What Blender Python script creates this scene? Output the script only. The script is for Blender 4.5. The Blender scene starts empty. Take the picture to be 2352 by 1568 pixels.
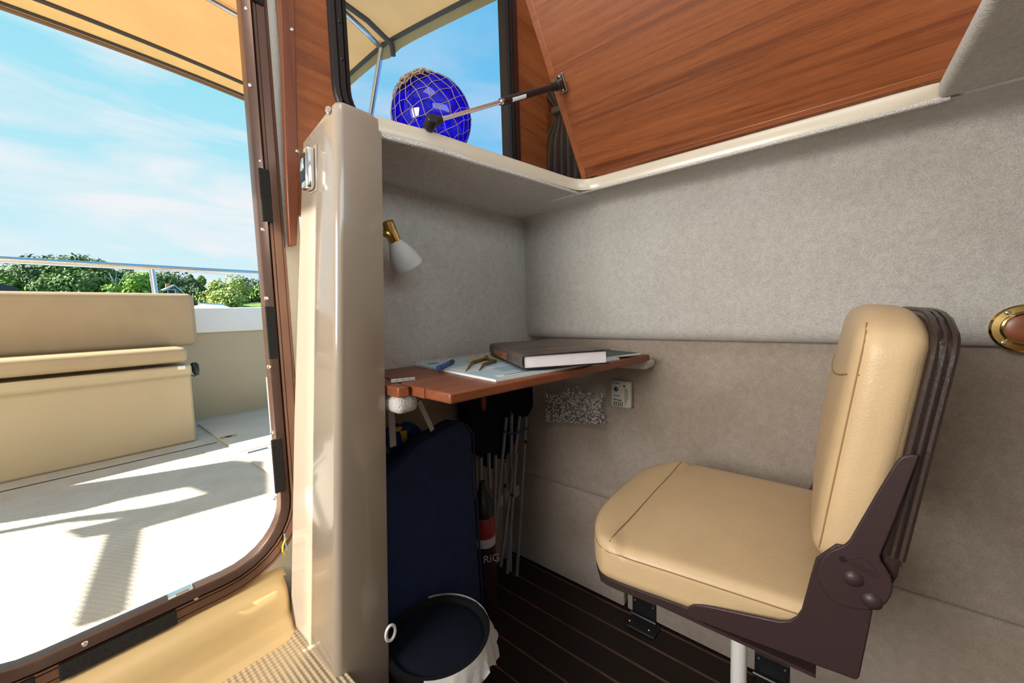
import bpy, bmesh, math, random
from mathutils import Vector, Matrix

random.seed(7)
PI = math.pi
scene = bpy.context.scene
COL = scene.collection

# ------------------------------------------------------------------ camera
# world: X = starboard, Y = aft, Z = up, metres, origin at the lens
F = 868.594
R = Matrix(((0.63829982, -0.07846503, 0.76577841),
            (-0.76911848, -0.02352944, 0.63867295),
            (-0.03209516, -0.99663915, -0.07536774)))
cam_d = bpy.data.cameras.new('camera'); cam = bpy.data.objects.new('camera', cam_d); COL.objects.link(cam)
cam_d.sensor_width = 36; cam_d.lens = F * 36 / 2352; cam_d.clip_start = 0.01; cam_d.clip_end = 1000
rx, dn, fw = R.col[0], R.col[1], R.col[2]
cam.matrix_world = Matrix(((rx[0], -dn[0], -fw[0], 0), (rx[1], -dn[1], -fw[1], 0), (rx[2], -dn[2], -fw[2], 0), (0, 0, 0, 1)))
scene.camera = cam
scene.view_settings.view_transform = 'Standard'; scene.view_settings.look = 'None'
scene.view_settings.exposure = 0.0; scene.view_settings.gamma = 1.0; scene.view_settings.use_curve_mapping = False

SUN_AZ, SUN_EL = math.radians(70), math.radians(38)
SUN = Vector((-math.sin(SUN_AZ) * math.cos(SUN_EL), math.cos(SUN_AZ) * math.cos(SUN_EL), math.sin(SUN_EL)))

# ------------------------------------------------------------------ sky
world = bpy.data.worlds.new('sky'); scene.world = world; world.use_nodes = True
nt = world.node_tree; nt.nodes.clear()
def N(nt, t, **kw):
    n = nt.nodes.new(t)
    for k, v in kw.items():
        if k.startswith('i_'):
            key = k[2:]
            key = int(key) if key.isdigit() else key
            n.inputs[key].default_value = v
        else: setattr(n, k, v)
    return n
def ramp(nt, stops, fac=None, interp='LINEAR'):
    n = nt.nodes.new('ShaderNodeValToRGB'); n.color_ramp.interpolation = interp
    e = n.color_ramp.elements
    while len(e) < len(stops): e.new(0.5)
    for el, (p, c) in zip(e, stops):
        el.position = p; el.color = (c[0], c[1], c[2], 1) if not isinstance(c, (int, float)) else (c, c, c, 1)
    if fac is not None: nt.links.new(fac, n.inputs[0])
    return n
tc = N(nt, 'ShaderNodeTexCoord'); sep = N(nt, 'ShaderNodeSeparateXYZ'); nt.links.new(tc.outputs['Generated'], sep.inputs[0])
base = ramp(nt, [(0.0, (.80, .91, .95)), (.08, (.70, .89, .95)), (.25, (.50, .84, .94)), (.5, (.29, .75, .92)), (1.0, (.12, .42, .85))], sep.outputs['Z'])
# paler and more cyan towards the sun, deeper blue away from it
dot = N(nt, 'ShaderNodeVectorMath', operation='DOT_PRODUCT'); dot.inputs[1].default_value = SUN; nt.links.new(tc.outputs['Generated'], dot.inputs[0])
away = N(nt, 'ShaderNodeMapRange'); away.inputs[1].default_value = 0.10; away.inputs[2].default_value = -0.55; nt.links.new(dot.outputs['Value'], away.inputs[0])
deep = N(nt, 'ShaderNodeMix', data_type='RGBA', blend_type='MULTIPLY'); deep.inputs[7].default_value = (.42, .66, 1.04, 1)
nt.links.new(away.outputs[0], deep.inputs[0]); nt.links.new(base.outputs[0], deep.inputs[6])
mp = N(nt, 'ShaderNodeMapping'); mp.inputs['Rotation'].default_value = (0.25, 0.30, 0.2); mp.inputs['Scale'].default_value = (1.3, 1.6, 6.5); nt.links.new(tc.outputs['Generated'], mp.inputs[0])
cl = N(nt, 'ShaderNodeTexNoise', i_Scale=1.9, i_Detail=7.0, i_Roughness=.52, i_Distortion=.35); nt.links.new(mp.outputs[0], cl.inputs['Vector'])
clr = ramp(nt, [(.42, 0.0), (.62, .95)], cl.outputs['Fac'])
fade = ramp(nt, [(0.0, 1.0), (.42, .9), (.62, .0)], sep.outputs['Z'])
clm = N(nt, 'ShaderNodeMath', operation='MULTIPLY'); nt.links.new(clr.outputs[0], clm.inputs[0]); nt.links.new(fade.outputs[0], clm.inputs[1])
inv = N(nt, 'ShaderNodeMapRange'); inv.inputs[1].default_value = -.35; inv.inputs[2].default_value = 0.05; nt.links.new(dot.outputs['Value'], inv.inputs[0])
clm2 = N(nt, 'ShaderNodeMath', operation='MULTIPLY'); nt.links.new(clm.outputs[0], clm2.inputs[0]); nt.links.new(inv.outputs[0], clm2.inputs[1])
mix = N(nt, 'ShaderNodeMix', data_type='RGBA'); mix.inputs[7].default_value = (.90, .91, .94, 1)
nt.links.new(clm2.outputs[0], mix.inputs[0]); nt.links.new(deep.outputs[2], mix.inputs[6])
bg = N(nt, 'ShaderNodeBackground', i_Strength=1.0); nt.links.new(mix.outputs[2], bg.inputs[0])
wo = N(nt, 'ShaderNodeOutputWorld'); nt.links.new(bg.outputs[0], wo.inputs[0])

sd = bpy.data.lights.new('sun', 'SUN'); sd.energy = 16.0; sd.angle = math.radians(.6); sd.color = (1, .95, .84)
so = bpy.data.objects.new('sun', sd); COL.objects.link(so); so.rotation_euler = SUN.to_track_quat('Z', 'Y').to_euler()

def area(name, loc, aim, sx, sy, power, color):
    d = bpy.data.lights.new(name, 'AREA'); d.shape = 'RECTANGLE'; d.size = sx; d.size_y = sy; d.energy = power; d.color = color
    o = bpy.data.objects.new(name, d); COL.objects.link(o); o.location = loc
    o.rotation_euler = (Vector(loc) - Vector(aim)).to_track_quat('Z', 'Y').to_euler()
    return o
# area lamps added to brighten the cabin, standing for unseen windshield, side window, hatch
area('fill_windshield', (.05, -1.55, .80), (.35, .6, .3), 2.0, .62, 19, (.88, .95, 1))
area('fill_port_side', (-1.12, .50, .32), (1.1, -.1, .12), .70, .60, 33, (1, .97, .93))
area('fill_overhead', (.15, .05, 1.28), (.55, .05, .0), .60, .60, 5, (.95, .98, 1))

# ------------------------------------------------------------------ pixel rays on real planes (frame 2352 x 1568)
def ray(px, py):
    return R @ Vector((px - 1176, py - 784, F))
def on(ax, v, px, py):
    d = ray(px, py); return d * (v / d[ax])
def onX(v, px, py): return on(0, v, px, py)
def onY(v, px, py): return on(1, v, px, py)
def onZ(v, px, py): return on(2, v, px, py)
def onP(p0, n, px, py):
    d = ray(px, py); return d * (Vector(p0).dot(Vector(n)) / d.dot(Vector(n)))

# ------------------------------------------------------------------ mesh helpers
WM = {}
class MB:
    def __init__(s): s.V = []; s.F = []
    def add(s, V, F):
        b = len(s.V); s.V += [tuple(v) for v in V]; s.F += [tuple(i + b for i in f) for f in F]; return s
    def bm(s, bm, M=None):
        bm.verts.index_update()
        s.add([(M @ v.co if M else v.co) for v in bm.verts], [[v.index for v in f.verts] for f in bm.faces]); bm.free(); return s
    def box(s, c, size, r=0.0, seg=2, M=None):
        bm = bmesh.new(); bmesh.ops.create_cube(bm, size=1)
        for v in bm.verts: v.co = Vector((v.co.x * size[0], v.co.y * size[1], v.co.z * size[2]))
        if r > 0: bmesh.ops.bevel(bm, geom=bm.edges[:], offset=r, segments=seg, profile=.5, affect='EDGES')
        T = Matrix.Translation(Vector(c))
        return s.bm(bm, T @ M if M else T)
    def frame(s, path, r, n=10, cap=True, closed=False):
        P = [Vector(p) for p in path]; m = len(P); rr = r if isinstance(r, (list, tuple)) else [r] * m
        V = []; up = None
        for i, p in enumerate(P):
            if closed: t = P[(i + 1) % m] - P[i - 1]
            else: t = P[min(i + 1, m - 1)] - P[max(i - 1, 0)]
            if t.length < 1e-9: t = Vector((0, 0, 1))
            t.normalize()
            if up is None:
                up = Vector((0, 0, 1)) if abs(t.z) < .9 else Vector((1, 0, 0))
            a = (up - t * up.dot(t))
            if a.length < 1e-6: a = t.orthogonal()
            a.normalize(); b = t.cross(a); up = a
            for k in range(n):
                an = 2 * PI * k / n; V.append(p + (a * math.cos(an) + b * math.sin(an)) * rr[i])
        Fc = []
        for i in range(m if closed else m - 1):
            j = (i + 1) % m
            for k in range(n):
                k2 = (k + 1) % n; Fc.append((i * n + k, j * n + k, j * n + k2, i * n + k2)[::-1])
        if cap and not closed:
            Fc.append(tuple(range(n))); Fc.append(tuple((m - 1) * n + k for k in range(n))[::-1])
        return s.add(V, Fc)
    tube = frame
    def cyl(s, a, b, r0, r1=None, n=16): return s.frame([a, b], [r0, r0 if r1 is None else r1], n)
    def lathe(s, prof, o, axis, n=24):
        # prof: list of (distance along axis, radius)
        ax = Vector(axis).normalized(); o = Vector(o)
        return s.frame_axis([(o + ax * d, r) for d, r in prof], ax, n)
    def frame_axis(s, pr, ax, n):
        a = ax.orthogonal().normalized(); b = ax.cross(a); V = []; Fc = []
        for p, r in pr:
            for k in range(n):
                an = 2 * PI * k / n; V.append(p + (a * math.cos(an) + b * math.sin(an)) * max(r, 1e-5))
        m = len(pr)
        for i in range(m - 1):
            for k in range(n):
                k2 = (k + 1) % n; Fc.append((i * n + k, i * n + k2, (i + 1) * n + k2, (i + 1) * n + k))
        Fc.append(tuple(range(n))[::-1]); Fc.append(tuple((m - 1) * n + k for k in range(n)))
        return s.add(V, Fc)
    def prism(s, poly, d):
        # poly: coplanar 3D points, d: extrusion vector
        P = [Vector(p) for p in poly]; n = len(P); d = Vector(d)
        nrm = Vector((0, 0, 0))
        for i in range(n): nrm += P[i].cross(P[(i + 1) % n])
        if nrm.dot(d) > 0: P = P[::-1]
        V = P + [p + d for p in P]
        return s.add(V, [tuple(range(n)), tuple(range(n, 2 * n))[::-1]] + [(i, n + i, n + (i + 1) % n, (i + 1) % n) for i in range(n)])
    def grid(s, rows, flip=False):
        m, n = len(rows), len(rows[0]); V = [p for r in rows for p in r]; Fc = []
        for i in range(m - 1):
            for j in range(n - 1):
                q = (i * n + j, i * n + j + 1, (i + 1) * n + j + 1, (i + 1) * n + j); Fc.append(q[::-1] if flip else q)
        return s.add(V, Fc)
    def sphere(s, c, r, n=16, M=None, sc=(1, 1, 1)):
        bm = bmesh.new(); bmesh.ops.create_uvsphere(bm, u_segments=n, v_segments=max(6, n // 2), radius=r)
        for v in bm.verts: v.co = Vector((v.co.x * sc[0], v.co.y * sc[1], v.co.z * sc[2]))
        T = Matrix.Translation(Vector(c)); return s.bm(bm, T @ M if M else T)
    def build(s, name, m, parent=None, smooth=35, local=False, bevel=0):
        me = bpy.data.meshes.new(name); me.from_pydata(s.V, [], s.F); me.validate()
        me.materials.append(m)
        if smooth: me.shade_smooth(); me.set_sharp_from_angle(angle=math.radians(smooth))
        o = bpy.data.objects.new(name, me); COL.objects.link(o)
        if bevel:
            b = o.modifiers.new('bevel', 'BEVEL'); b.width = bevel; b.segments = 2; b.limit_method = 'ANGLE'; b.angle_limit = math.radians(40)
        WM[o] = Matrix.Identity(4)
        if parent:
            o.parent = parent
            if not local: o.matrix_parent_inverse = WM[parent].inverted()
        return o

def tag(o, label=None, cat=None, group=None, kind=None):
    if label: o['label'] = label
    if cat: o['category'] = cat
    if group: o['group'] = group
    if kind: o['kind'] = kind
    return o
def thing(name, label, cat, loc, group=None):
    o = bpy.data.objects.new(name, None); COL.objects.link(o); o.location = loc; o.empty_display_size = .03
    WM[o] = Matrix.Translation(Vector(loc)); tag(o, label, cat, group); return o
def struct(o, label=None): return tag(o, label, None, None, 'structure')
def rbox_grid(size, r, n=10, bulge=(0, 0, 0)):
    """rounded cushion: cube grid pushed to a rounded box, faces crowned by bulge"""
    bm = bmesh.new(); bmesh.ops.create_cube(bm, size=2); bmesh.ops.subdivide_edges(bm, edges=bm.edges[:], cuts=n, use_grid_fill=True)
    h = [x / 2 for x in size]
    for v in bm.verts:
        u = Vector(v.co)
        # spread the samples towards the borders
        u = Vector([math.copysign(abs(math.sin(c * PI / 2)) ** .9, c) if abs(c) < 1 else c for c in u])
        p = Vector((u.x * h[0], u.y * h[1], u.z * h[2]))
        q = Vector([max(-(h[i] - r), min(h[i] - r, p[i])) for i in range(3)]); d = p - q
        if d.length > 1e-9: p = q + d.normalized() * min(r, max(abs(d.x), abs(d.y), abs(d.z)) if False else r)
        f = [(1 - u.y ** 2) * (1 - u.z ** 2), (1 - u.x ** 2) * (1 - u.z ** 2), (1 - u.x ** 2) * (1 - u.y ** 2)]
        for i in range(3):
            if abs(u[i]) > .5: p[i] += math.copysign(bulge[i] * f[i], u[i])
        v.co = p
    return bm
def text_obj(name, body, size, o, u, v, m, parent=None, extrude=.0002, center=False, lift=0.0004):
    c = bpy.data.curves.new(name, 'FONT'); c.body = body; c.size = size; c.extrude = extrude
    if center: c.align_x = 'CENTER'
    t = bpy.data.objects.new(name + '_tmp', c); COL.objects.link(t)
    dg = bpy.context.evaluated_depsgraph_get(); dg.update()
    me = bpy.data.meshes.new_from_object(t.evaluated_get(dg)); bpy.data.objects.remove(t)
    u = Vector(u).normalized(); v = Vector(v).normalized(); n = u.cross(v); o = Vector(o) + n * lift
    for p in me.vertices: p.co = o + u * p.co.x + v * p.co.y + n * p.co.z
    me.name = name; me.materials.clear(); me.materials.append(m)
    ob = bpy.data.objects.new(name, me); COL.objects.link(ob); WM[ob] = Matrix.Identity(4)
    if parent: ob.parent = parent; ob.matrix_parent_inverse = WM[parent].inverted()
    return ob

# ------------------------------------------------------------------ materials
def mat(name, col, rough=.5, metal=0.0, var=0.0, vscale=20, bump=0.0, bscale=200, bdist=.002, coat=0, spec=.5, sheen=0, alpha=None, trans=0, ior=1.45, detail=4):
    m = bpy.data.materials.new(name); m.use_nodes = True; t = m.node_tree; b = t.nodes['Principled BSDF']
    b.inputs['Base Color'].default_value = (*col, 1); b.inputs['Roughness'].default_value = rough; b.inputs['Metallic'].default_value = metal
    b.inputs['Specular IOR Level'].default_value = spec; b.inputs['Coat Weight'].default_value = coat; b.inputs['Coat Roughness'].default_value = .08
    b.inputs['Sheen Weight'].default_value = sheen; b.inputs['Transmission Weight'].default_value = trans; b.inputs['IOR'].default_value = ior
    tcn = N(t, 'ShaderNodeTexCoord')
    if var:
        n = N(t, 'ShaderNodeTexNoise', i_Scale=vscale, i_Detail=detail, i_Roughness=.6); t.links.new(tcn.outputs['Object'], n.inputs['Vector'])
        r_ = ramp(t, [(.3, [c * (1 - var) for c in col]), (.7, [min(1, c * (1 + var)) for c in col])], n.outputs['Fac'])
        t.links.new(r_.outputs[0], b.inputs['Base Color'])
    if bump:
        n2 = N(t, 'ShaderNodeTexNoise', i_Scale=bscale, i_Detail=2.0); t.links.new(tcn.outputs['Object'], n2.inputs['Vector'])
        bp = N(t, 'ShaderNodeBump', i_Strength=bump, i_Distance=bdist); t.links.new(n2.outputs['Fac'], bp.inputs['Height']); t.links.new(bp.outputs[0], b.inputs['Normal'])
    return m
def carpet(name, col, sc=(330, 330, 330), strength=.55, stain=.10):
    """knitted headliner carpet: short ribs with fibre noise"""
    m = bpy.data.materials.new(name); m.use_nodes = True; t = m.node_tree; b = t.nodes['Principled BSDF']
    b.inputs['Roughness'].default_value = .95; b.inputs['Specular IOR Level'].default_value = .1; b.inputs['Sheen Weight'].default_value = .3; b.inputs['Sheen Roughness'].default_value = .6
    tcn = N(t, 'ShaderNodeTexCoord'); mpn = N(t, 'ShaderNodeMapping'); mpn.inputs['Scale'].default_value = sc; t.links.new(tcn.outputs['Object'], mpn.inputs[0])
    v = N(t, 'ShaderNodeTexVoronoi', i_Scale=1.0, i_Randomness=.75); t.links.new(mpn.outputs[0], v.inputs['Vector'])
    n = N(t, 'ShaderNodeTexNoise', i_Scale=60.0, i_Detail=6.0, i_Roughness=.7); t.links.new(tcn.outputs['Object'], n.inputs['Vector'])
    big = N(t, 'ShaderNodeTexNoise', i_Scale=5.0, i_Detail=3.0); t.links.new(tcn.outputs['Object'], big.inputs['Vector'])
    r1 = ramp(t, [(.0, [c * 1.10 for c in col]), (.75, [c * .80 for c in col])], v.outputs['Distance'])
    r2 = ramp(t, [(.3, (.84, .84, .85)), (.7, (1.06, 1.06, 1.05))], n.outputs['Fac'])
    r3 = ramp(t, [(.32, (1 - stain, 1 - stain * 1.15, 1 - stain * 1.5)), (.62, (1, 1, 1))], big.outputs['Fac'])
    m1 = N(t, 'ShaderNodeMix', data_type='RGBA', blend_type='MULTIPLY'); m1.inputs[0].default_value = 1; t.links.new(r1.outputs[0], m1.inputs[6]); t.links.new(r2.outputs[0], m1.inputs[7])
    m2 = N(t, 'ShaderNodeMix', data_type='RGBA', blend_type='MULTIPLY'); m2.inputs[0].default_value = 1; t.links.new(m1.outputs[2], m2.inputs[6]); t.links.new(r3.outputs[0], m2.inputs[7])
    t.links.new(m2.outputs[2], b.inputs['Base Color'])
    hs = N(t, 'ShaderNodeMath', operation='SUBTRACT'); t.links.new(n.outputs['Fac'], hs.inputs[0]); t.links.new(v.outputs['Distance'], hs.inputs[1])
    bp = N(t, 'ShaderNodeBump', i_Strength=strength, i_Distance=.0016); t.links.new(hs.outputs[0], bp.inputs['Height']); t.links.new(bp.outputs[0], b.inputs['Normal'])
    return m
def wood(name, dark, light, grain=(40, 3, 40), rough=.35, coat=.25, fleck=True, fine=18):
    """veneer: long grain along the axis with the smallest scale"""
    m = bpy.data.materials.new(name); m.use_nodes = True; t = m.node_tree; b = t.nodes['Principled BSDF']
    b.inputs['Roughness'].default_value = rough; b.inputs['Coat Weight'].default_value = coat; b.inputs['Coat Roughness'].default_value = .25
    tcn = N(t, 'ShaderNodeTexCoord'); mpn = N(t, 'ShaderNodeMapping'); mpn.inputs['Scale'].default_value = grain; t.links.new(tcn.outputs['Object'], mpn.inputs[0])
    n = N(t, 'ShaderNodeTexNoise', i_Scale=.55, i_Detail=8.0, i_Roughness=.62, i_Distortion=.6); t.links.new(mpn.outputs[0], n.inputs['Vector'])
    r1 = ramp(t, [(.30, dark), (.48, [(a * .45 + c * .55) for a, c in zip(dark, light)]), (.68, light)], n.outputs['Fac'])
    mp2 = N(t, 'ShaderNodeMapping'); mp2.inputs['Scale'].default_value = [g * fine for g in grain]; t.links.new(tcn.outputs['Object'], mp2.inputs[0])
    n2 = N(t, 'ShaderNodeTexNoise', i_Scale=.9, i_Detail=3.0); t.links.new(mp2.outputs[0], n2.inputs['Vector'])
    r2 = ramp(t, [(.34, (.70, .64, .60)), (.46, (1, 1, 1)), (.66, (1, 1, 1)), (.74, (1.18, 1.22, 1.25) if fleck else (1, 1, 1))], n2.outputs['Fac'])
    mx = N(t, 'ShaderNodeMix', data_type='RGBA', blend_type='MULTIPLY'); mx.inputs[0].default_value = .8
    t.links.new(r1.outputs[0], mx.inputs[6]); t.links.new(r2.outputs[0], mx.inputs[7]); t.links.new(mx.outputs[2], b.inputs['Base Color'])
    bp = N(t, 'ShaderNodeBump', i_Strength=.12, i_Distance=.001); t.links.new(n2.outputs['Fac'], bp.inputs['Height']); t.links.new(bp.outputs[0], b.inputs['Normal'])
    return m
def nonskid(name, col, k=1200, rough=.45, strength=.8, dist=.0012, rot=.785):
    m = bpy.data.materials.new(name); m.use_nodes = True; t = m.node_tree; b = t.nodes['Principled BSDF']
    b.inputs['Roughness'].default_value = rough
    tcn = N(t, 'ShaderNodeTexCoord'); mpn = N(t, 'ShaderNodeMapping'); mpn.inputs['Rotation'].default_value = (0, 0, rot); t.links.new(tcn.outputs['Object'], mpn.inputs[0])
    sp = N(t, 'ShaderNodeSeparateXYZ'); t.links.new(mpn.outputs[0], sp.inputs[0])
    out = []
    for ax in ('X', 'Y'):
        a = N(t, 'ShaderNodeMath', operation='MULTIPLY'); a.inputs[1].default_value = k; t.links.new(sp.outputs[ax], a.inputs[0])
        s_ = N(t, 'ShaderNodeMath', operation='SINE'); t.links.new(a.outputs[0], s_.inputs[0]); out.append(s_)
    pr = N(t, 'ShaderNodeMath', operation='MULTIPLY'); t.links.new(out[0].outputs[0], pr.inputs[0]); t.links.new(out[1].outputs[0], pr.inputs[1])
    r_ = ramp(t, [(.15, [c * .86 for c in col]), (.75, col)])
    ad = N(t, 'ShaderNodeMath', operation='MULTIPLY_ADD'); ad.inputs[1].default_value = .5; ad.inputs[2].default_value = .5; t.links.new(pr.outputs[0], ad.inputs[0]); t.links.new(ad.outputs[0], r_.inputs[0])
    n = N(t, 'ShaderNodeTexNoise', i_Scale=9.0, i_Detail=5.0); t.links.new(tcn.outputs['Object'], n.inputs['Vector'])
    r2 = ramp(t, [(.35, (.90, .90, .88)), (.62, (1, 1, 1))], n.outputs['Fac'])
    mx = N(t, 'ShaderNodeMix', data_type='RGBA', blend_type='MULTIPLY'); mx.inputs[0].default_value = 1; t.links.new(r_.outputs[0], mx.inputs[6]); t.links.new(r2.outputs[0], mx.inputs[7]); t.links.new(mx.outputs[2], b.inputs['Base Color'])
    bp = N(t, 'ShaderNodeBump', i_Strength=strength, i_Distance=dist); t.links.new(pr.outputs[0], bp.inputs['Height']); t.links.new(bp.outputs[0], b.inputs['Normal'])
    return m
def glassy(name, tint, rough=0.0, refl=.06):
    m = bpy.data.materials.new(name); m.use_nodes = True; t = m.node_tree; t.nodes.clear()
    tr = N(t, 'ShaderNodeBsdfTransparent'); tr.inputs[0].default_value = (*tint, 1)
    gl = N(t, 'ShaderNodeBsdfGlossy'); gl.inputs['Roughness'].default_value = rough
    mx = N(t, 'ShaderNodeMixShader'); mx.inputs[0].default_value = refl
    o = N(t, 'ShaderNodeOutputMaterial'); t.links.new(tr.outputs[0], mx.inputs[1]); t.links.new(gl.outputs[0], mx.inputs[2]); t.links.new(mx.outputs[0], o.inputs[0]); return m
def canvas_mat(name, col, through, tw=.5, crease=.25):
    m = bpy.data.materials.new(name); m.use_nodes = True; t = m.node_tree; t.nodes.clear()
    tcn = N(t, 'ShaderNodeTexCoord'); n = N(t, 'ShaderNodeTexNoise', i_Scale=6.0, i_Detail=6.0, i_Roughness=.6); t.links.new(tcn.outputs['Object'], n.inputs['Vector'])
    n2 = N(t, 'ShaderNodeTexNoise', i_Scale=900.0, i_Detail=1.0); t.links.new(tcn.outputs['Object'], n2.inputs['Vector'])
    r1 = ramp(t, [(.3, [c * .86 for c in col]), (.7, col)], n.outputs['Fac']); r2 = ramp(t, [(.3, [c * .88 for c in through]), (.7, through)], n.outputs['Fac'])
    bp = N(t, 'ShaderNodeBump', i_Strength=crease, i_Distance=.02); t.links.new(n.outputs['Fac'], bp.inputs['Height'])
    d = N(t, 'ShaderNodeBsdfDiffuse'); tl = N(t, 'ShaderNodeBsdfTranslucent'); t.links.new(r1.outputs[0], d.inputs[0]); t.links.new(r2.outputs[0], tl.inputs[0])
    t.links.new(bp.outputs[0], d.inputs['Normal'])
    mx = N(t, 'ShaderNodeMixShader'); mx.inputs[0].default_value = tw; t.links.new(d.outputs[0], mx.inputs[1]); t.links.new(tl.outputs[0], mx.inputs[2])
    o = N(t, 'ShaderNodeOutputMaterial'); t.links.new(mx.outputs[0], o.inputs[0]); return m
M = {}
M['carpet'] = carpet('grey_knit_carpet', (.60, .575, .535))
M['carpet_low'] = carpet('lower_hull_carpet', (.44, .365, .305), (420, 420, 420), .35, .16)  # browned so the colour carries warm bounce off the teak
M['carpet_roof'] = carpet('ribbed_headliner_carpet', (.68, .66, .62), (420, 160, 160), .6)  # lighter than the wall carpet, making up for weak light from below
M['fuzzy'] = mat('white_fuzzy_carpet', (.66, .63, .58), .95, var=.18, vscale=300, bump=1, bscale=420, bdist=.004, sheen=.4)
M['gelcoat'] = mat('cream_gelcoat_shaded', (.335, .275, .213), .16, var=.03, vscale=4, coat=.5)  # same gelcoat as the rim, darkened to carry the post's shade
M['gel_rim'] = mat('cream_rim_gelcoat', (.57, .50, .385), .30, var=.03, vscale=4, coat=.2)  # lit copy of the post gelcoat, its brightness put into the colour
M['gel_sill'] = mat('ochre_cream_gelcoat', (.64, .455, .215), .34, var=.05, vscale=9)
M['cockpit_gel'] = mat('cockpit_cream_gelcoat', (.55, .43, .265), .38, var=.03, vscale=5, bump=.12, bscale=700, bdist=.001)
M['white_gel'] = mat('white_gelcoat', (.88, .86, .80), .25, var=.02, vscale=5)
M['bench_vinyl'] = mat('tan_bench_vinyl', (.45, .33, .19), .48, var=.05, vscale=6, bump=.2, bscale=500, bdist=.001)
M['entry_floor'] = nonskid('entry_nonskid', (.66, .53, .34), 520, .42, 1.0, .0016)
M['deck'] = nonskid('deck_nonskid', (.66, .60, .505), 330, .55, .7, .0016, .3)
M['deck_plain'] = mat('deck_border', (.66, .59, .48), .5, var=.05, vscale=6)
M['teak_lid'] = wood('teak_lid_veneer', (.125, .030, .009), (.335, .098, .028), (95, 3.0, 95), .36, .18, fine=9)
M['teak_bulk'] = wood('teak_bulkhead_veneer', (.20, .052, .014), (.40, .12, .03), (3.0, 60, 60), .38, .15)
M['teak_solid'] = wood('solid_teak', (.12, .030, .011), (.22, .062, .022), (60, 60, 4), .40, .15, False)
M['teak_edge'] = wood('teak_edging', (.20, .055, .018), (.34, .105, .035), (70, 6, 12), .38, .15, False)
M['teak_desk'] = wood('teak_desk_board', (.15, .040, .015), (.27, .080, .028), (4, 60, 60), .42, .1, False)
M['sole'] = wood('dark_sole_teak', (.007, .003, .0022), (.013, .005, .003), (60, 4, 60), .6, .0, False)
M['seam'] = mat('sole_seam', (.16, .055, .022), .7, var=.5, vscale=14)
M['frame'] = mat('bronze_anodised_frame', (.19, .115, .088), .24, metal=.8, var=.10, vscale=9)
M['gasket'] = mat('black_window_frame', (.018, .014, .013), .38, bump=.15, bscale=60)
M['velcro'] = mat('black_velcro', (.016, .015, .014), .95, bump=1, bscale=650, bdist=.004, var=.6, vscale=500)
M['steel'] = mat('stainless_steel', (.72, .72, .70), .18, metal=1)
M['chrome'] = mat('chrome', (.85, .85, .86), .06, metal=1)
M['brass'] = mat('polished_brass', (.78, .56, .22), .14, metal=1)
M['old_brass'] = mat('old_brass', (.28, .21, .11), .38, metal=.8)
M['vinyl'] = mat('pebbled_cream_vinyl', (.66, .63, .53), .42, bump=.9, bscale=330, bdist=.002)
M['leather'] = mat('tan_seat_vinyl', (.56, .40, .225), .40, var=.05, vscale=9, bump=.32, bscale=420, bdist=.0012)
M['seam_thread'] = mat('seam_stitch', (.27, .165, .075), .6)
M['brown_piping'] = mat('brown_vinyl_piping', (.034, .021, .018), .32, bump=.2, bscale=300)
M['brown_steel'] = mat('brown_painted_steel', (.036, .019, .020), .42, bump=.25, bscale=700, bdist=.0006)
M['white_paint'] = mat('white_painted_steel', (.74, .72, .70), .35)
M['black_plastic'] = mat('black_plastic', (.012, .012, .013), .35)
M['strut'] = mat('strut_black', (.020, .013, .012), .30)
M['navy'] = mat('navy_canvas', (.010, .022, .075), .8, var=.15, vscale=30, bump=.3, bscale=900)
M['navy_dark'] = mat('navy_nylon', (.004, .006, .014), .85, spec=.2, var=.2, vscale=20, bump=.4, bscale=40, bdist=.004)
M['tube_grey'] = mat('grey_painted_tube', (.20, .205, .22), .35, metal=.3)
M['paper'] = mat('book_pages', (.74, .71, .72), .8, var=.04, vscale=40)
M['jacket'] = mat('grey_brown_dust_jacket', (.085, .065, .058), .42, var=.45, vscale=9, detail=6)
M['cover_black'] = mat('book_board', (.010, .011, .014), .5)
M['chart'] = mat('chart_water_blue', (.43, .58, .66), .5, var=.06, vscale=14)
M['chart_land'] = mat('chart_land_buff', (.58, .52, .27), .5)
M['chart_ink'] = mat('chart_ink', (.13, .18, .22), .6)
M['chart_white'] = mat('chart_white', (.76, .77, .76), .6)
M['green_cover'] = mat('dark_green_cover', (.010, .040, .030), .4)
M['orange_print'] = mat('orange_print', (.42, .17, .06), .5)
M['blue_pen'] = mat('blue_marker', (.03, .10, .42), .3)
M['pale_print'] = mat('pale_print', (.55, .62, .72), .5)
M['float_glass'] = glassy('cobalt_glass', (.012, .012, .80), 0, .05)
M['net'] = mat('hemp_net', (.34, .235, .165), .9, bump=.5, bscale=900)
M['window_glass'] = glassy('window_pane', (.80, .90, 1.0), 0, .03)
M['frosted'] = mat('frosted_shade', (.62, .62, .60), .5, spec=.3, var=.08, vscale=25)
M['curtain'] = mat('brown_curtain', (.085, .058, .036), .9, var=.25, vscale=90, bump=.4, bscale=900)
M['canvas'] = canvas_mat('bimini_canvas', (.50, .315, .15), (.48, .245, .09), .60)
M['canvas_band'] = canvas_mat('bimini_hem', (.64, .47, .22), (.45, .26, .09), .45)
M['zip'] = mat('grey_zip_tape', (.065, .058, .056), .7, bump=.4, bscale=700)
M['hem'] = mat('brown_binding', (.22, .13, .075), .8)
M['pellet'] = mat('white_pellets', (.68, .66, .64), .8, var=.12, vscale=120)
M['bag'] = glassy('clear_mesh_bag', (.93, .92, .91), .5, .06)
M['detector'] = mat('aged_white_plastic', (.62, .58, .48), .45)
M['det_blue'] = mat('blue_lens', (.02, .09, .22), .12)
M['red_dot'] = mat('dark_red', (.12, .012, .010), .4)
M['can_red'] = mat('can_red', (.26, .018, .022), .35)
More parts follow.
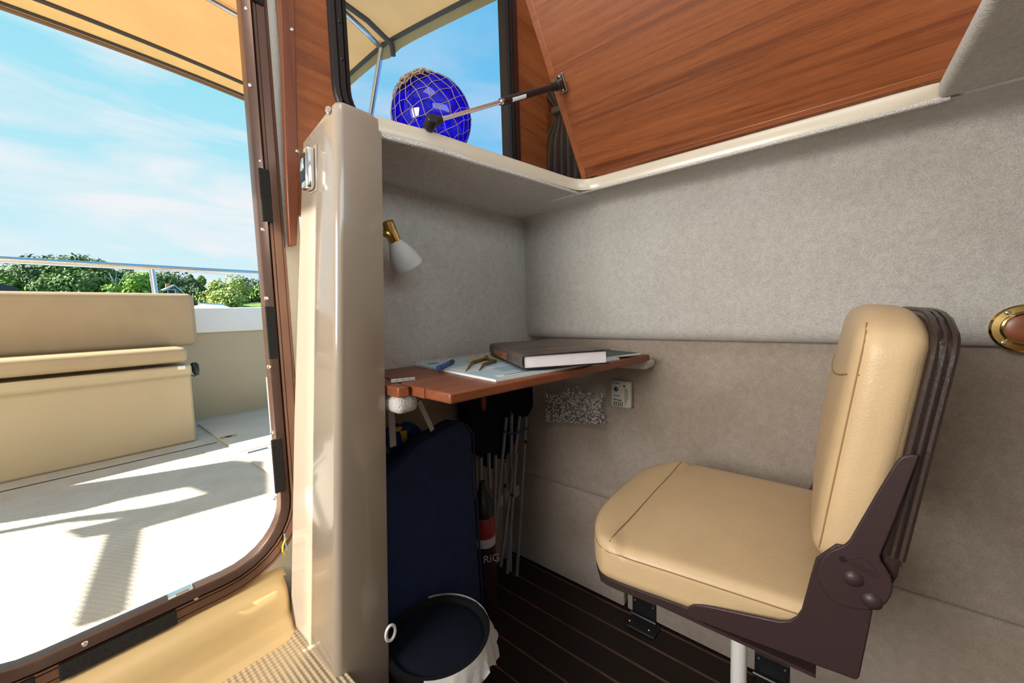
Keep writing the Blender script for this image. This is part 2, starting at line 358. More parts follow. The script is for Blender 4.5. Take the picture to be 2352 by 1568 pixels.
M['can_white'] = mat('can_white', (.50, .48, .47), .4)
M['can_dark'] = mat('can_dark_print', (.035, .012, .014), .4)
M['rope'] = mat('blue_rope', (.012, .045, .20), .8, var=.6, vscale=260, bump=.6, bscale=300)
M['yellow'] = mat('yellow_tag', (.50, .36, .03), .5)
M['strap'] = mat('white_webbing', (.50, .48, .46), .8, bump=.4, bscale=700)
M['bin'] = mat('black_bin', (.008, .008, .009), .6, spec=.3)
M['liner'] = mat('white_bin_liner', (.60, .56, .53), .5, bump=.6, bscale=45, bdist=.004)
M['maroon'] = mat('maroon_reveal', (.050, .010, .012), .4)
M['water'] = mat('bay_water', (.10, .17, .20), .12, bump=.5, bscale=1.2, bdist=.05)
M['grass'] = mat('shore_grass', (.16, .22, .05), .9, var=.35, vscale=.4)
M['bark'] = mat('grey_bark', (.28, .25, .21), .9)
M['dead_wood'] = mat('pale_dead_wood', (.46, .45, .42), .9)
M['house_wall'] = mat('grey_shingle', (.22, .25, .28), .8, var=.1, vscale=3)
M['house_roof'] = mat('pale_roof', (.48, .53, .58), .6)
M['dark_roof'] = mat('dark_roof', (.05, .055, .075), .8)
M['house_white'] = mat('house_trim_white', (.8, .8, .8), .6)
M['chimney'] = mat('brick_chimney', (.36, .18, .11), .8)
M['wire_yellow'] = mat('yellow_wire', (.60, .42, .03), .4)
M['wire_blue'] = mat('blue_wire', (.30, .42, .50), .4)
M['cabin_white'] = mat('cabin_headliner', (.62, .60, .56), .9)
GREENS = [mat('leaf_' + n, c, .75, var=.35, vscale=.8) for n, c in
          (('deep', (.085, .165, .040)), ('mid', (.13, .235, .045)), ('bright', (.20, .35, .05)), ('yellow', (.33, .41, .10)), ('pine', (.075, .135, .055)), ('blue', (.11, .17, .085)))]

# ================================================================== STRUCTURE
YB = .845          # nook back wall
YN = .635          # post / nook front
ZC = .335          # nook ceiling
XH = 1.10          # upper hull panel
ZE = -.62          # entry floor
ZD = -.68          # cockpit deck
ZS = -.98          # cabin sole
YD = .88           # bulkhead plane

# --- cabin sole with planks
fl = struct(MB().box((.0, -.15, ZS - .0115), (2.5, 2.3, .02)).build('floor', M['seam']))
pl = None; x = 1.03 - .08 * 16
while x < 1.12:
    w = min(.076, 1.135 - x)
    if pl is None:
        pl = MB().box((0, 0, 0), (.076, 2.28, .012), .0018, 1).build('plank', M['sole'], fl, local=True); o = pl
    else:
        o = pl.copy(); COL.objects.link(o); o.parent = fl
    o.location = (x + .04, -.15, ZS - .006); WM[o] = Matrix.Translation(o.location)
    x += .08

# --- hull side, upper padded panel (soft top corner, rolled bottom edge)
def sweepY(prof, y0, y1, n=2, flip=False):
    rows = []
    for k in range(n):
        y = y0 + (y1 - y0) * k / (n - 1); rows.append([(p[0], y, p[1]) for p in prof])
    return MB().grid(rows, flip)
prof = [(.985, .3345), (1.05, .3325), (1.078, .329), (1.090, .323), (1.097, .312), (XH, .298), (XH, .1), (XH, -.05), (1.102, -.068), (1.108, -.082), (1.12, -.091), (1.16, -.095)]
struct(sweepY(prof, YB, -1.5, 2, True).build('wall_hull_upper', M['carpet'], smooth=50))
prof = [(1.145, -.09), (1.145, -.60), (1.142, -.612), (1.132, -.620), (1.125, -.622)]
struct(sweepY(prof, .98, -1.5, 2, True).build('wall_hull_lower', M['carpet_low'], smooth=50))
# locker front below the seam: two panels with a joint between them
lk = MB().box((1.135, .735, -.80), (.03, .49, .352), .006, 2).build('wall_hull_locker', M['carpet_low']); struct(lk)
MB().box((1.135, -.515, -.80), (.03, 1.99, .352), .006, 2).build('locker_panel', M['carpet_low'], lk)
struct(MB().box((1.19, -.26, -.5), (.05, 2.5, 1.0)).build('wall_hull_outer', M['white_gel']))

# --- nook: back wall, ceiling, lower back wall
struct(MB().box(((.385 + 1.13) / 2, YB + .012, .10), (1.13 - .385, .024, .50)).build('wall_aft_nook', M['carpet']))
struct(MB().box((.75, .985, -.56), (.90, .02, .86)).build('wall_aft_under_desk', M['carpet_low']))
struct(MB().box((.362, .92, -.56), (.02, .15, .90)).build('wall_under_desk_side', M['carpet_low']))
struct(MB().box((.75, .92, -.145), (.80, .13, .012)).build('trim_nook_shelf', M['carpet_low']))
front = [(.385, .642), (.41, .637), (.502, .612), (.622, .597), (.752, .577), (.88, .560), (.985, .545)]
rows = []
for (x, y) in front:
    rows.append([(x, y, ZC + .004), (x, y + .004, ZC - .002), (x, y + .012, ZC - .003), (x, y + .03, ZC), (x + (0 if x < .98 else .02), YB, ZC - .008)])
struct(MB().grid(rows, True).build('ceiling_nook', M['carpet_roof'], smooth=60))
struct(MB().box((1.04, .695, ZC - .001), (.12, .31, .006)).build('ceiling_nook_corner', M['carpet_roof']))
# fuzzy rolled edge of the ceiling carpet
struct(MB().tube([(x, y + .004, ZC - .001) for x, y in front], .0055, 8).build('trim_1', M['fuzzy']))
struct(MB().tube([(.984, y, ZC + .001) for y in (.545, .2, -.15)], .005, 8).build('trim_2', M['fuzzy']))

# --- moulded rim round the opening: nook front, rounded corner, hull side
path = [(.345, .6395), (.375, .6385), (.41, .634), (.502, .610), (.622, .594), (.752, .574), (.86, .558), (.92, .549), (.950, .541), (.967, .528), (.976, .508), (.978, .48), (.978, .2), (.978, -.08), (.980, -.13), (.987, -.155), (1.0, -.168)]
def offs(path, d):
    out = []
    for i, p in enumerate(path):
        a = Vector(path[max(i - 1, 0)]); b = Vector(path[min(i + 1, len(path) - 1)]); t = (b - a).normalized(); out.append((p[0] - t.y * d, p[1] + t.x * d))
    return out
zt = .366
sec = [(0.002, ZC - .001), (0, ZC + .004), (0, zt - .006), (.002, zt - .002), (.006, zt), (.05, zt)]
rows = []
for i, p in enumerate(path):
    rows.append([Vector((offs(path, d)[i][0], offs(path, d)[i][1], z)) for d, z in sec])
# the left end flows into the post top
struct(MB().grid(rows, False).build('trim_rim', M['gel_rim'], smooth=50))
struct(MB().box((.77, .755, zt - .012), (.74, .19, .020)).build('trim_shelf_top', M['gel_rim']))

# --- moulded post (side panel of the nook) with draft, rounded near edge
def XL(z): return .311 + (z - .125) * .0688
def XR(z): return .4085 + (z - .32) * .049
YF = [(.366, .652), (.358, .660), (.333, .775), (.22, .785), (-.15, .816), (-.57, .836), (-1.0, .85)]
def lerp(tab, z):
    for (a, u), (b, v) in zip(tab, tab[1:]):
        if b <= z <= a: return u + (v - u) * (z - a) / (b - a)
    return tab[-1][1] if z < tab[-1][0] else tab[0][1]
zs = [-1.0, -.8, -.6, -.4, -.2, 0, .1, .2, .27, .309, .325, .333, .345, .358]
rows = []
for z in zs + [.364, .366]:
    ins = 0 if z <= .358 else (.003 if z < .365 else .009)
    xl, xr, yf = XL(z) + ins, XR(min(z, .335)), lerp(YF, z) - ins; r = .012; yn = YN + ins
    sec_ = [(xr, yf + .09), (xl + .02, yf + .012), (xl + .006, yf + .004), (xl, yf - .006)]
    sec_ += [(xl, yn + r * 1.6)]
    sec_ += [(xl + r - r * math.cos(a), yn + r - r * math.sin(a)) for a in [PI / 2 * k / 5 for k in range(0, 6)]]
    sec_ += [(xr - .004, yn), (xr - .001, yn + .001), (xr, yn + .004), (xr, yf + .09)]
    rows.append([(a, b, z) for a, b in sec_])
post = MB().grid(rows, False); n0 = len(rows[0]); post.F.append(tuple(range((len(rows) - 1) * n0, len(rows) * n0)))
struct(post.build('wall_nook_post', M['gelcoat'], smooth=40))
# frayed carpet edge along the post's inner side
struct(MB().tube([(XR(z) + .001, YN + .010, z) for z in (.33, .1, -.1, -.3, -.5, -.62)], .0035, 6).build('trim_3', M['fuzzy']))

# --- bulkhead with the companionway opening
dx0, dx1, dz0, dz1, dr = -.160, .270, -.478, 1.16, .105
def rrect(off, y, n=9):
    x0, x1, z0, z1, r = dx0 - off, dx1 + off, dz0 - off, dz1 + off, dr + off
    pts = []
    for cx, cz, a0 in ((x1 - r, z0 + r, -PI / 2), (x1 - r, z1 - r, 0), (x0 + r, z1 - r, PI / 2), (x0 + r, z0 + r, PI)):
        for k in range(n): a = a0 + PI / 2 * k / (n - 1); pts.append((cx + r * math.cos(a), y, cz + r * math.sin(a)))
    return pts
def ring(secs):
    V = []; Fc = []
    for off, y in secs: V += rrect(off, y)
    n = len(rrect(0, 0))
    for i in range(len(secs) - 1):
        for k in range(n): k2 = (k + 1) % n; Fc.append((i * n + k, i * n + k2, (i + 1) * n + k2, (i + 1) * n + k)[::-1])
    return MB().add(V, Fc)
def wall_with_hole(y, x0, x1, z0, z1, off):
    P = rrect(off, y); n = len(P); q = n // 4
    V = P + [(x1, y, z0), (x1, y, z1), (x0, y, z1), (x0, y, z0)]; Fc = []
    for c in range(4):
        for k in range(q - 1): Fc.append((c * q + k, c * q + k + 1, n + c))
        c2 = (c + 1) % 4; Fc.append((c * q + q - 1, c2 * q, n + c2, n + c))
    return MB().add(V, Fc)
struct(wall_with_hole(YD, -.62, .352, -.70, 1.30, .03).build('wall_aft_bulkhead', M['vinyl'], smooth=0))
struct(wall_with_hole(YD + .006, -1.3, .352, -.72, 1.30, .03).build('wall_aft_bulkhead_outside', M['white_gel'], smooth=0))
struct(MB().box((-.95, YD + .02, .2), (.70, .036, 2.2)).build('wall_aft_port', M['white_gel']))
dr1 = ring([(0, .889), (0, .872), (.001, .868), (.004, .866), (.015, .862), (.0165, .864), (.017, .873), (.0195, .873), (.020, .866), (.024, .866), (.0244, .868), (.0256, .868), (.026, .866), (.039, .8655), (.0394, .867), (.0406, .867), (.041, .8655), (.046, .866), (.048, .871), (.048, .882)]).build('door_1', M['frame'], smooth=40)
struct(dr1, 'bronze aluminium companionway door frame with rounded corners')
def on_frame(px, py): return onY(.8655, px, py)
def disc_screw(p, nrm, r, parent, name='screw', m=None):
    n = Vector(nrm).normalized(); p = Vector(p)
    o = MB().lathe([(0, r), (r * .25, r * .96), (r * .55, r * .70), (r * .62, r * .42), (r * .40, r * .36), (r * .40, .0001)], p, n, 12).build(name, m or M['steel'], parent)
    a = n.orthogonal().normalized()
    return o
for (px, py) in [(566, 20), (575, 196), (599, 370), (604, 527), (612, 685), (618, 842), (625, 993), (632, 1144), (450, 1373), (195, 1478)]:
    disc_screw(on_frame(px, py), (0, -1, 0), .0042, dr1)
def velcro(c0, c1, parent, rot=0):
    a = on_frame(*c0); b = on_frame(*c1)
    o = MB().box(((a.x + b.x) / 2, .8635, (a.z + b.z) / 2), (abs(b.x - a.x), .004, abs(b.z - a.z)), .0012, 1).build('velcro_strip', M['velcro'], parent); o['label'] = 'black velcro strip'
for a, b in [((592, 385), (627, 512)), ((607, 703), (640, 822)), ((621, 1010), (655, 1125)), ((574, -70), (606, 15))]: velcro(a, b, dr1)
for x0, x1 in ((-.038, .095), (-.145, -.060)):
    o = MB().box(((x0 + x1) / 2, .8635, dz0 - .034), (x1 - x0, .004, .024), .0012, 1).build('velcro_strip', M['velcro'], dr1); o['label'] = 'black velcro strip'
p = onY(.868, 415, 1352)
MB().box((p.x, .876, dz0 + .001), (.034, .018, .004), .001, 1).box((p.x + .002, .870, dz0 + .004), (.018, .006, .003)).build('strike_plate', M['steel'], dr1)

# sill moulding below the frame and nonskid entry floor
prof = [(.884, -.515), (.872, -.5275), (.862, -.530), (.848, -.534), (.836, -.545), (.827, -.566), (.823, -.590), (.817, -.598), (.812, -.603), (.806, -.613), (.797, -.6195), (.78, -.6205)]
rows = []
for x, k in [(-.65, 0), (.20, 0), (.236, 0.0), (.252, .15), (.262, .45), (.268, 1.0)]:
    rows.append([(x + (0 if k == 0 else 0), y + (0.045 * k * k if y < .86 else 0), z - (.004 * k)) for y, z in prof])
struct(MB().grid(rows, True).build('trim_door_sill', M['gel_sill'], smooth=60))
struct(MB().box((-.19, .64, ZE - .015), (.94, .42, .03), .004, 2).build('floor_entry', M['entry_floor']))
struct(MB().box((-.19, .436, ZE - .19), (.94, .02, .36)).build('wall_entry_riser', M['gel_sill']))
# coved joint between post and entry floor
# loose wires in the corner
w1 = MB().tube([onY(.86, 656, 1235), onY(.855, 650, 1252), onY(.852, 649, 1266), onY(.855, 655, 1274), onY(.86, 660, 1272)], .0016, 6).build('loose_wire', M['wire_yellow']); tag(w1, 'short yellow wire loop poking out beside the door frame corner', 'wire')
w2 = MB().tube([onY(.862, 653, 1225), onY(.858, 655, 1245), onY(.86, 659, 1262)], .0016, 6).build('loose_wire', M['wire_blue']); tag(w2, 'short pale blue wire beside the yellow one at the frame corner', 'wire')

# --- teak bulkhead with window
wx0, wx1, wz0, wz1, wr = .478, 1.046, .462, 1.16, .06
def teak_panel(x0, x1, z0, z1, name):
    return struct(MB().box(((x0 + x1) / 2, .868, (z0 + z1) / 2), (x1 - x0, .012, z1 - z0)).build(name, M['teak_bulk']))
teak_panel(.335, .470, .22, 1.3, 'wall_aft_teak_left')
teak_panel(1.06, 1.36, .30, 1.3, 'wall_aft_teak_right')
teak_panel(.470, 1.06, .36, wz0 - .01, 'wall_aft_teak_below')
teak_panel(.470, 1.06, wz1 + .01, 1.3, 'wall_aft_teak_above')
def wr_pts(off, y, n=8):
    x0, x1, z0, z1, r = wx0 - off, wx1 + off, wz0 - off, wz1 + off, wr + off
    pts = []
    for cx, cz, a0 in ((x1 - r, z0 + r, -PI / 2), (x1 - r, z1 - r, 0), (x0 + r, z1 - r, PI / 2), (x0 + r, z0 + r, PI)):
        for k in range(n): a = a0 + PI / 2 * k / (n - 1); pts.append((cx + r * math.cos(a), y, cz + r * math.sin(a)))
    return pts
def wring(secs):
    V = []; Fc = []; n = len(wr_pts(0, 0))
    for off, y in secs: V += wr_pts(off, y)
    for i in range(len(secs) - 1):
        for k in range(n): k2 = (k + 1) % n; Fc.append((i * n + k, i * n + k2, (i + 1) * n + k2, (i + 1) * n + k)[::-1])
    return MB().add(V, Fc)
w = struct(wring([(0, .888), (0, .862), (.002, .856), (.012, .852), (.013, .858), (.0155, .858), (.0165, .850), (.027, .850), (.028, .857), (.0305, .857), (.0315, .852), (.041, .853), (.044, .858), (.044, .876)]).build('window_1', M['gasket'], smooth=40))
Pn = wr_pts(.004, .882); MB().prism(Pn, (0, .005, 0)).build('glass_pane', M['window_glass'], w, smooth=0)
for z in (.58, .66, .76, .88):
    disc_screw((wx0 - .0215, .850, z), (0, -1, 0), .0042, w, 'screw', M['black_plastic'])
    disc_screw((wx1 + .0215, .850, z + .02), (0, -1, 0), .0042, w, 'screw', M['black_plastic'])
struct(MB().box((wx1 + .054, .866, .8), (.024, .022, .8), .003, 1).build('trim_4', M['maroon']))
# teak cover strip beside the vinyl
st = struct(MB().prism([onY(.853, 642, -40), onY(.853, 676, -40), onY(.853, 687, 440), onY(.853, 682, 563), onY(.853, 666, 565), onY(.853, 657, 380)], (0, .014, 0)).build('trim_5', M['teak_solid'], bevel=.002))
for px, py in ((671, 68), (683, 347)): disc_screw(onY(.853, px, py), (0, -1, 0), .0042, st)
# starboard cabin side and roof
struct(MB().box((1.37, -.3, .8), (.03, 2.5, 1.0)).build('wall_starboard', M['teak_bulk']))
struct(MB().box((.05, -.365, 1.328), (2.9, 2.77, .05)).build('ceiling', M['cabin_white']))
struct(MB().box((-1.22, -.35, .1), (.04, 2.5, 2.5)).build('wall_port', M['cabin_white']))
struct(MB().box((.05, -1.68, -.35), (2.8, .04, 1.3)).build('wall_forward', M['cabin_white']))
struct(MB().box((1.21, -.5, .351), (.36, 2.2, .02)).build('floor_side_deck', M['gel_rim']))

# carpeted underside of the deck forward of the opening, and the dark lower cabin behind the camera
struct(MB().box((.31, -.885, .350), (1.345, 1.50, .030), .009, 3).build('ceiling_forward', M['carpet_roof']))
struct(MB().box((.40, -1.32, -.33), (2.8, .03, 1.32)).build('wall_forward_lower', M['carpet_low']))

# ================================================================== OBJECTS
# ------------------------------------------------ hinged lid
hx, hz, hy0 = .992, .374, .548
ld = Vector((-.246, 0, .335)).normalized(); ln = Vector((-ld.z, 0, ld.x)) # towards camera: (-,-)
ln = Vector((-ld.z, 0, ld.x)); ln = ln if ln.x < 0 else -ln
L = .64; y1 = -.62
lid = thing('teak_lid', 'large teak veneered lid propped open above the nook', 'lid', (hx, .1, hz))
O = Vector((hx, 0, hz))
def lp(u, y, d=0): return O + ld * u + ln * d + Vector((0, y, 0))
MB().prism([lp(.012, hy0 - .016), lp(L, hy0 - .016), lp(L, y1), lp(.012, y1)], -ln * .018).build('panel', M['teak_lid'], lid)
MB().prism([lp(.0, hy0, .0015), lp(L, hy0, .0015), lp(L, hy0 - .0165, .0015), lp(.0, hy0 - .0165, .0015)], -ln * .024).build('edge_strip', M['teak_edge'], lid, bevel=.002)
MB().prism([lp(.0, hy0 - .017, .0008), lp(.0125, hy0 - .017, .0008), lp(.0125, y1, .0008), lp(.0, y1, .0008)], -ln * .022).build('edge_strip', M['teak_lid'], lid, bevel=.0015)
# lid bracket
bp0 = onP(lp(0, 0, .004), ln, 1291, 190)
Ml = Matrix((( 0, ld.x, ln.x), (1, 0, 0), (0, ld.z, ln.z))).to_4x4()
br = thing('strut_bracket', 'small black and steel bracket screwed to the teak lid', 'bracket', tuple(bp0))
MB().box(bp0, (.016, .040, .006), .001, 1, Ml).build('plate', M['steel'], br)
MB().box(bp0 + ln * .004, (.013, .036, .006), .002, 2, Ml).build('cover', M['black_plastic'], br)
for s in (-1, 1): disc_screw(bp0 + ld * .015 * s + ln * .007, ln, .003, br)
# gas strut
ball = Vector((.502, .606, .372)); s1 = bp0 + ln * .022 + Vector((0, .0, 0))
bl = onY(.600, 990, 281); s0 = bl
ax = (s1 - s0)
def al(t): return s0 + ax * t
gs = thing('gas_strut', 'black gas strut with bright rod holding up the teak lid', 'strut', tuple(s0))
MB().cyl(al(.06), al(.56), .0042, n=14).build('rod', M['chrome'], gs)
axn = ax.normalized(); Ls = ax.length
MB().lathe([(.50 * Ls, .0045), (.502 * Ls, .0085), (.53 * Ls, .0088), (.545 * Ls, .0078), (.56 * Ls, .0082), (.985 * Ls, .0082), (.99 * Ls, .0075)], s0, axn, 18).build('cylinder', M['strut'], gs)
MB().lathe([(.485 * Ls, .0046), (.487 * Ls, .0072), (.503 * Ls, .0072)], s0, axn, 16).build('end_cap', M['steel'], gs)
sock = MB().lathe([(-.014, .010), (-.012, .0118), (.010, .0118), (.013, .010)], s0, Vector((-.30, -.80, .25)), 16); sock.lathe([(.0, .010), (.024, .0085)], s0, axn, 14)
sock.build('socket', M['black_plastic'], gs)
s2 = MB().lathe([(-.013, .009), (-.011, .011), (.011, .011), (.013, .009)], s1, ln * -1 + axn * .3, 16); s2.lathe([(-.03, .009), (.0, .010)], s1, axn, 14); s2.build('socket', M['black_plastic'], gs)
MB().lathe([(-.026, .0075), (-.024, .009), (-.014, .009)], s0, Vector((-.30, -.80, .25)), 12).build('ball_stud', M['steel'], gs)
# sticker on the cylinder
lb = MB(); side = axn.cross(Vector((0, 0, 1))).normalized(); upv = side.cross(axn)
camv = -(al(.62)).normalized(); camv = (camv - axn * camv.dot(axn)).normalized(); tv = axn.cross(camv)
rows = []
for t in (.565, .68):
    rows.append([al(t) + (camv * math.cos(a) + tv * math.sin(a)) * .0086 for a in [-.15 + 1.0 * k / 6 for k in range(7)]])
lb.grid(rows); stick = lb.build('sticker', M['chart_white'], gs)
# curtain behind the lid
cu = thing('curtain', 'dark brown gathered curtain hanging behind the teak lid', 'curtain', (1.3, .75, .37))
rows = []
for i in range(14):
    t = i / 13; z = .37 + t * .50; wv = 1 - .62 * math.exp(-((z - .765) / .07) ** 2) - .12 * t
    row = []
    for j in range(61):
        s = j / 60; y = .79 + (s - .5) * .22 * wv; row.append((1.305 + .016 * math.sin(s * 2 * PI * 7) * (.4 + .6 * wv) - .10 * (1 - t) * .15, y, z))
    rows.append(row)
MB().grid(rows).build('cloth', M['curtain'], cu, smooth=80)
MB().box((1.30, .79, .765), (.055, .085, .024), .006, 2).build('tie', M['curtain'], cu)

# ------------------------------------------------ glass float
fc = Vector((.618, .745, .472)); fr = .0935
ft = thing('glass_float', 'cobalt blue glass fishing float in a hemp net on the ledge', 'float', (fc.x, fc.y, zt))
o = MB(); bm = bmesh.new(); bmesh.ops.create_icosphere(bm, subdivisions=5, radius=fr); o.bm(bm, Matrix.Translation(fc)); o.build('glass_ball', M['float_glass'], ft, smooth=180)
net = MB(); pole = (rx * -.44 - dn * .78 - fw * .42).normalized(); pa = pole.orthogonal().normalized(); pb = pole.cross(pa)
nm, nl = 22, 11
def npnt(i, j):
    th = .24 + (PI - .35) * j / nl; ph = 2 * PI * i / nm + .05 * math.sin(j * 2.3 + i * 1.7); th += .035 * math.sin(i * 2.9 + j * 1.3)
    d = pole * math.cos(th) + (pa * math.cos(ph) + pb * math.sin(ph)) * math.sin(th); return fc + d * (fr + .0012)
def arc(a, b, r=.0007):
    pts = []
    for k in range(4):
        q = a.lerp(b, k / 3) - fc; pts.append(fc + q.normalized() * (fr + .0012))
    net.tube(pts, r, 5)
for j in range(nl):
    for i in range(nm):
        a = npnt(i, j); arc(a, npnt(i, j + 1))
        if j > 0: arc(a, npnt((i + 1) % nm, j))
for k in range(150):   # bunched twine at the top
    ph = random.uniform(0, 2 * PI); th = random.uniform(.02, .46); th2 = th + random.uniform(-.15, .22); ph2 = ph + random.uniform(-.8, .8)
    pts = []
    for q in range(5):
        t = q / 4; a_, b_ = th + (th2 - th) * t, ph + (ph2 - ph) * t
        d = pole * math.cos(a_) + (pa * math.cos(b_) + pb * math.sin(b_)) * math.sin(a_); pts.append(fc + d * (fr + .002 + .008 * math.sin(PI * t) * random.random()))
    net.tube(pts, .0013, 5)
net.build('net', M['net'], ft)

# ------------------------------------------------ chrome door latch and corner screw
lt = thing('door_latch', 'chrome door latch with black inset on the cream post', 'latch', tuple(onX(.322, 717, 390)))
c = onX(XL(.25), 718, 390)
Mx = Matrix.Rotation(math.radians(3), 4, 'Y')
MB().box((c.x + .001, c.y, c.z), (.004, .036, .082), .0015, 2, Mx).build('backplate', M['gelcoat'], lt)
MB().box((c.x - .008, c.y + .001, c.z), (.016, .030, .076), .007, 3, Mx).build('housing', M['chrome'], lt)
MB().box((c.x - .0155, c.y + .002, c.z), (.004, .020, .050), .002, 2, Mx).build('pull', M['black_plastic'], lt)
MB().box((c.x - .0175, c.y + .001, c.z + .004), (.003, .012, .022), .001, 2, Mx).build('thumb_tab', M['chrome'], lt)
sc = MB().lathe([(0, .007), (.002, .007), (.004, .005), (.0045, .002)], onX(XL(.34) - .001, 755, 253), (-1, -.1, .1), 14).build('cap_screw', M['steel']); tag(sc, 'single steel screw at the top corner of the cream post', 'screw')

# ------------------------------------------------ reading lamp
Y = .765
la = thing('reading_lamp', 'small brass reading lamp with frosted glass shade in the nook', 'lamp', (.40, Y, .19))
p0, p1, p2 = onY(Y, 888, 507), onY(Y, 906, 553), onY(Y, 934, 622)
d = (p1 - p0).normalized()
MB().lathe([(0, .010), (.001, .013), (.003, .0145), (.047, .0145), (.0485, .0135)], p0, d, 28).build('cap', M['brass'], la)
MB().lathe([(-.0006, .006), (.0, .006)], p0 - d * .0005, d, 16).build('switch', M['steel'], la)
MB().lathe([(.045, .0125), (.047, .0135), (.0495, .0135), (.050, .012)], p0, d, 24).build('collar', M['black_plastic'], la)
d2 = (p2 - p1 + Vector((.012, 0, 0))).normalized()
sh = MB(); prof = [(.0, .013), (.010, .019), (.025, .027), (.042, .0335), (.058, .0365), (.066, .0362), (.066, .0345), (.058, .0345), (.042, .0315), (.025, .025), (.006, .013)]
a = d2.orthogonal().normalized(); b = d2.cross(a); V = []; n = 32
for q, r in prof:
    for k in range(n): V.append(p1 + d2 * q + (a * math.cos(2 * PI * k / n) + b * math.sin(2 * PI * k / n)) * r)
sh.add(V, [(i * n + k, i * n + (k + 1) % n, (i + 1) * n + (k + 1) % n, (i + 1) * n + k) for i in range(len(prof) - 1) for k in range(n)])
sh.build('shade', M['frosted'], la, smooth=60)
kn = onY(Y, 884, 536)
MB().cyl((.385, Y + .012, kn.z), kn, .005, n=12).lathe([(-.006, .006), (0, .009), (.008, .009), (.011, .006)], kn, (1, -.5, -.2), 14).build('arm', M['brass'], la)
MB().lathe([(0, .022), (.006, .022), (.010, .016)], (.382, Y + .012, kn.z), (1, 0, 0), 20).build('wall_plate', M['brass'], la)

# ------------------------------------------------ chart desk
ZK = -.130
dk = thing('chart_desk', 'hinged teak chart desk flap fixed across the nook', 'desk', (.75, .6, ZK - .02))
fa, fb = Vector((.400, .478)), Vector((1.068, .385))         # front edge
ud = (fb - fa).normalized(); vd = Vector((-ud.y, ud.x))
hingeX = .402
def xleft(y): return .406 + (y - .48) * .05 if y < .593 else .4117 + (y - .593) * .227
def board(v0, v1):
    P = []
    for v, order in ((v0, 0), (v1, 1)):
        a0 = fa + vd * v; b0 = fb + vd * v
        def at(xx): return a0.lerp(b0, (xx - a0.x) / (b0.x - a0.x))
        q = at(.41); q = at(xleft(q.y) + .0015); e_ = [q, at(1.072)]; P += e_ if order == 0 else e_[::-1]
    return P
wv = [.0, .075, .15, .225, .30, .40]
for i, (v0, v1) in enumerate(zip(wv, wv[1:])):
    P = [(p.x, min(p.y, YB - .002), ZK - .019) for p in board(v0 + (.0006 if i else 0), v1 - .0006)]
    MB().prism(P, (0, 0, .019)).build('board', M['teak_desk'], dk, bevel=.0035 if i == 0 else .0012)
MB().prism([(.390, .600, ZK - .019), (.4095, .594, ZK - .019), (.4095 + (YB - .595) * .227, YB - .002, ZK - .019), (.390, YB - .002, ZK - .019)], (0, 0, .019)).build('fixed_leaf', M['teak_desk'], dk, bevel=.002)
hc = onZ(ZK + .002, 930, 874)
ha, hb_ = onZ(ZK + .004, 897, 874), onZ(ZK + .004, 953, 868); hd_ = (hb_ - ha).normalized(); hn_ = Vector((-hd_.y, hd_.x, 0)); hl = (hb_ - ha).length
hg = MB().prism([ha + hn_ * .010 - Vector((0, 0, .0035)), hb_ + hn_ * .010 - Vector((0, 0, .0035)), hb_ - hn_ * .010 - Vector((0, 0, .0035)), ha - hn_ * .010 - Vector((0, 0, .0035))], (0, 0, .0012)).build('hinge', M['steel'], dk)
for k in range(4): MB().cyl(ha + hd_ * hl * (k / 4 + .008), ha + hd_ * hl * ((k + 1) / 4 - .008), .0034, n=12).build('knuckle', M['steel'], hg)
cb = MB().box((.416, .680, ZK - .037), (.048, .15, .034), .013, 4).build('support_block', M['fuzzy']); tag(cb, 'white carpet covered block under the left end of the desk', 'block')
cb = MB().box((1.105, .49, ZK - .034), (.075, .19, .022), .006, 3).build('support_block', M['fuzzy']); tag(cb, 'white carpet covered cleat under the right end of the desk', 'block')
# strap from the block
sp = MB().box(onY(.72, 978, 955), (.012, .002, .085), 0, 1, Matrix.Rotation(math.radians(-24), 4, 'Y')).build('webbing_strap', M['strap']); tag(sp, 'white webbing strap slanting down beside the carpeted block under the desk', 'strap')
sp = MB().box(onY(.74, 900, 975), (.016, .004, .10), .001, 1).build('webbing_strap', M['strap']); tag(sp, 'wide pale strap hanging close to the post above the blue rope', 'strap')

# ------------------------------------------------ chart book
zc = ZK + .0055
cA, cB, cC = Vector((.522, .478)), Vector((.925, .410)), Vector((.590, .828))   # front-left, front-right, back-left
cu_ = (cB - cA); cv_ = (cC - cA)
def cp(u, v, z=zc): q = cA + cu_ * u + cv_ * v; return Vector((q.x, min(q.y, YB - .006), z))
ch = thing('chart_book', 'spiral bound blue nautical chart book lying open on the desk', 'book', tuple(cp(.5, .5, ZK)))
MB().prism([cp(0, 0, ZK + .0005), cp(1, 0, ZK + .0005), cp(1, 1, ZK + .0005), cp(0, 1, ZK + .0005)], (0, 0, .0042)).build('pages', M['chart_white'], ch)
MB().prism([cp(.004, .012, zc - .0007), cp(.996, .012, zc - .0007), cp(.996, .985, zc - .0007), cp(.004, .985, zc - .0007)], (0, 0, .0007)).build('cover', M['chart'], ch)
sp_ = MB()
for k in range(44):
    c0 = cp(.01 + .98 * k / 43, .985, zc); a_ = cv_.normalized()
    sp_.tube([c0 + Vector((a_.x * .0055 * math.cos(q), a_.y * .0055 * math.cos(q), .0055 * math.sin(q))) + Vector((cu_.x, cu_.y, 0)) * .0016 * q / 6.28 for q in [2 * PI * j / 8 for j in range(9)]], .0012, 5)
sp_.build('spiral_binding', M['white_paint'], ch)
def patch(name, poly, m, z=.0003, par=ch): return MB().prism([cp(u, v, zc + .0001) for u, v in poly], (0, 0, z)).build(name, m, par)
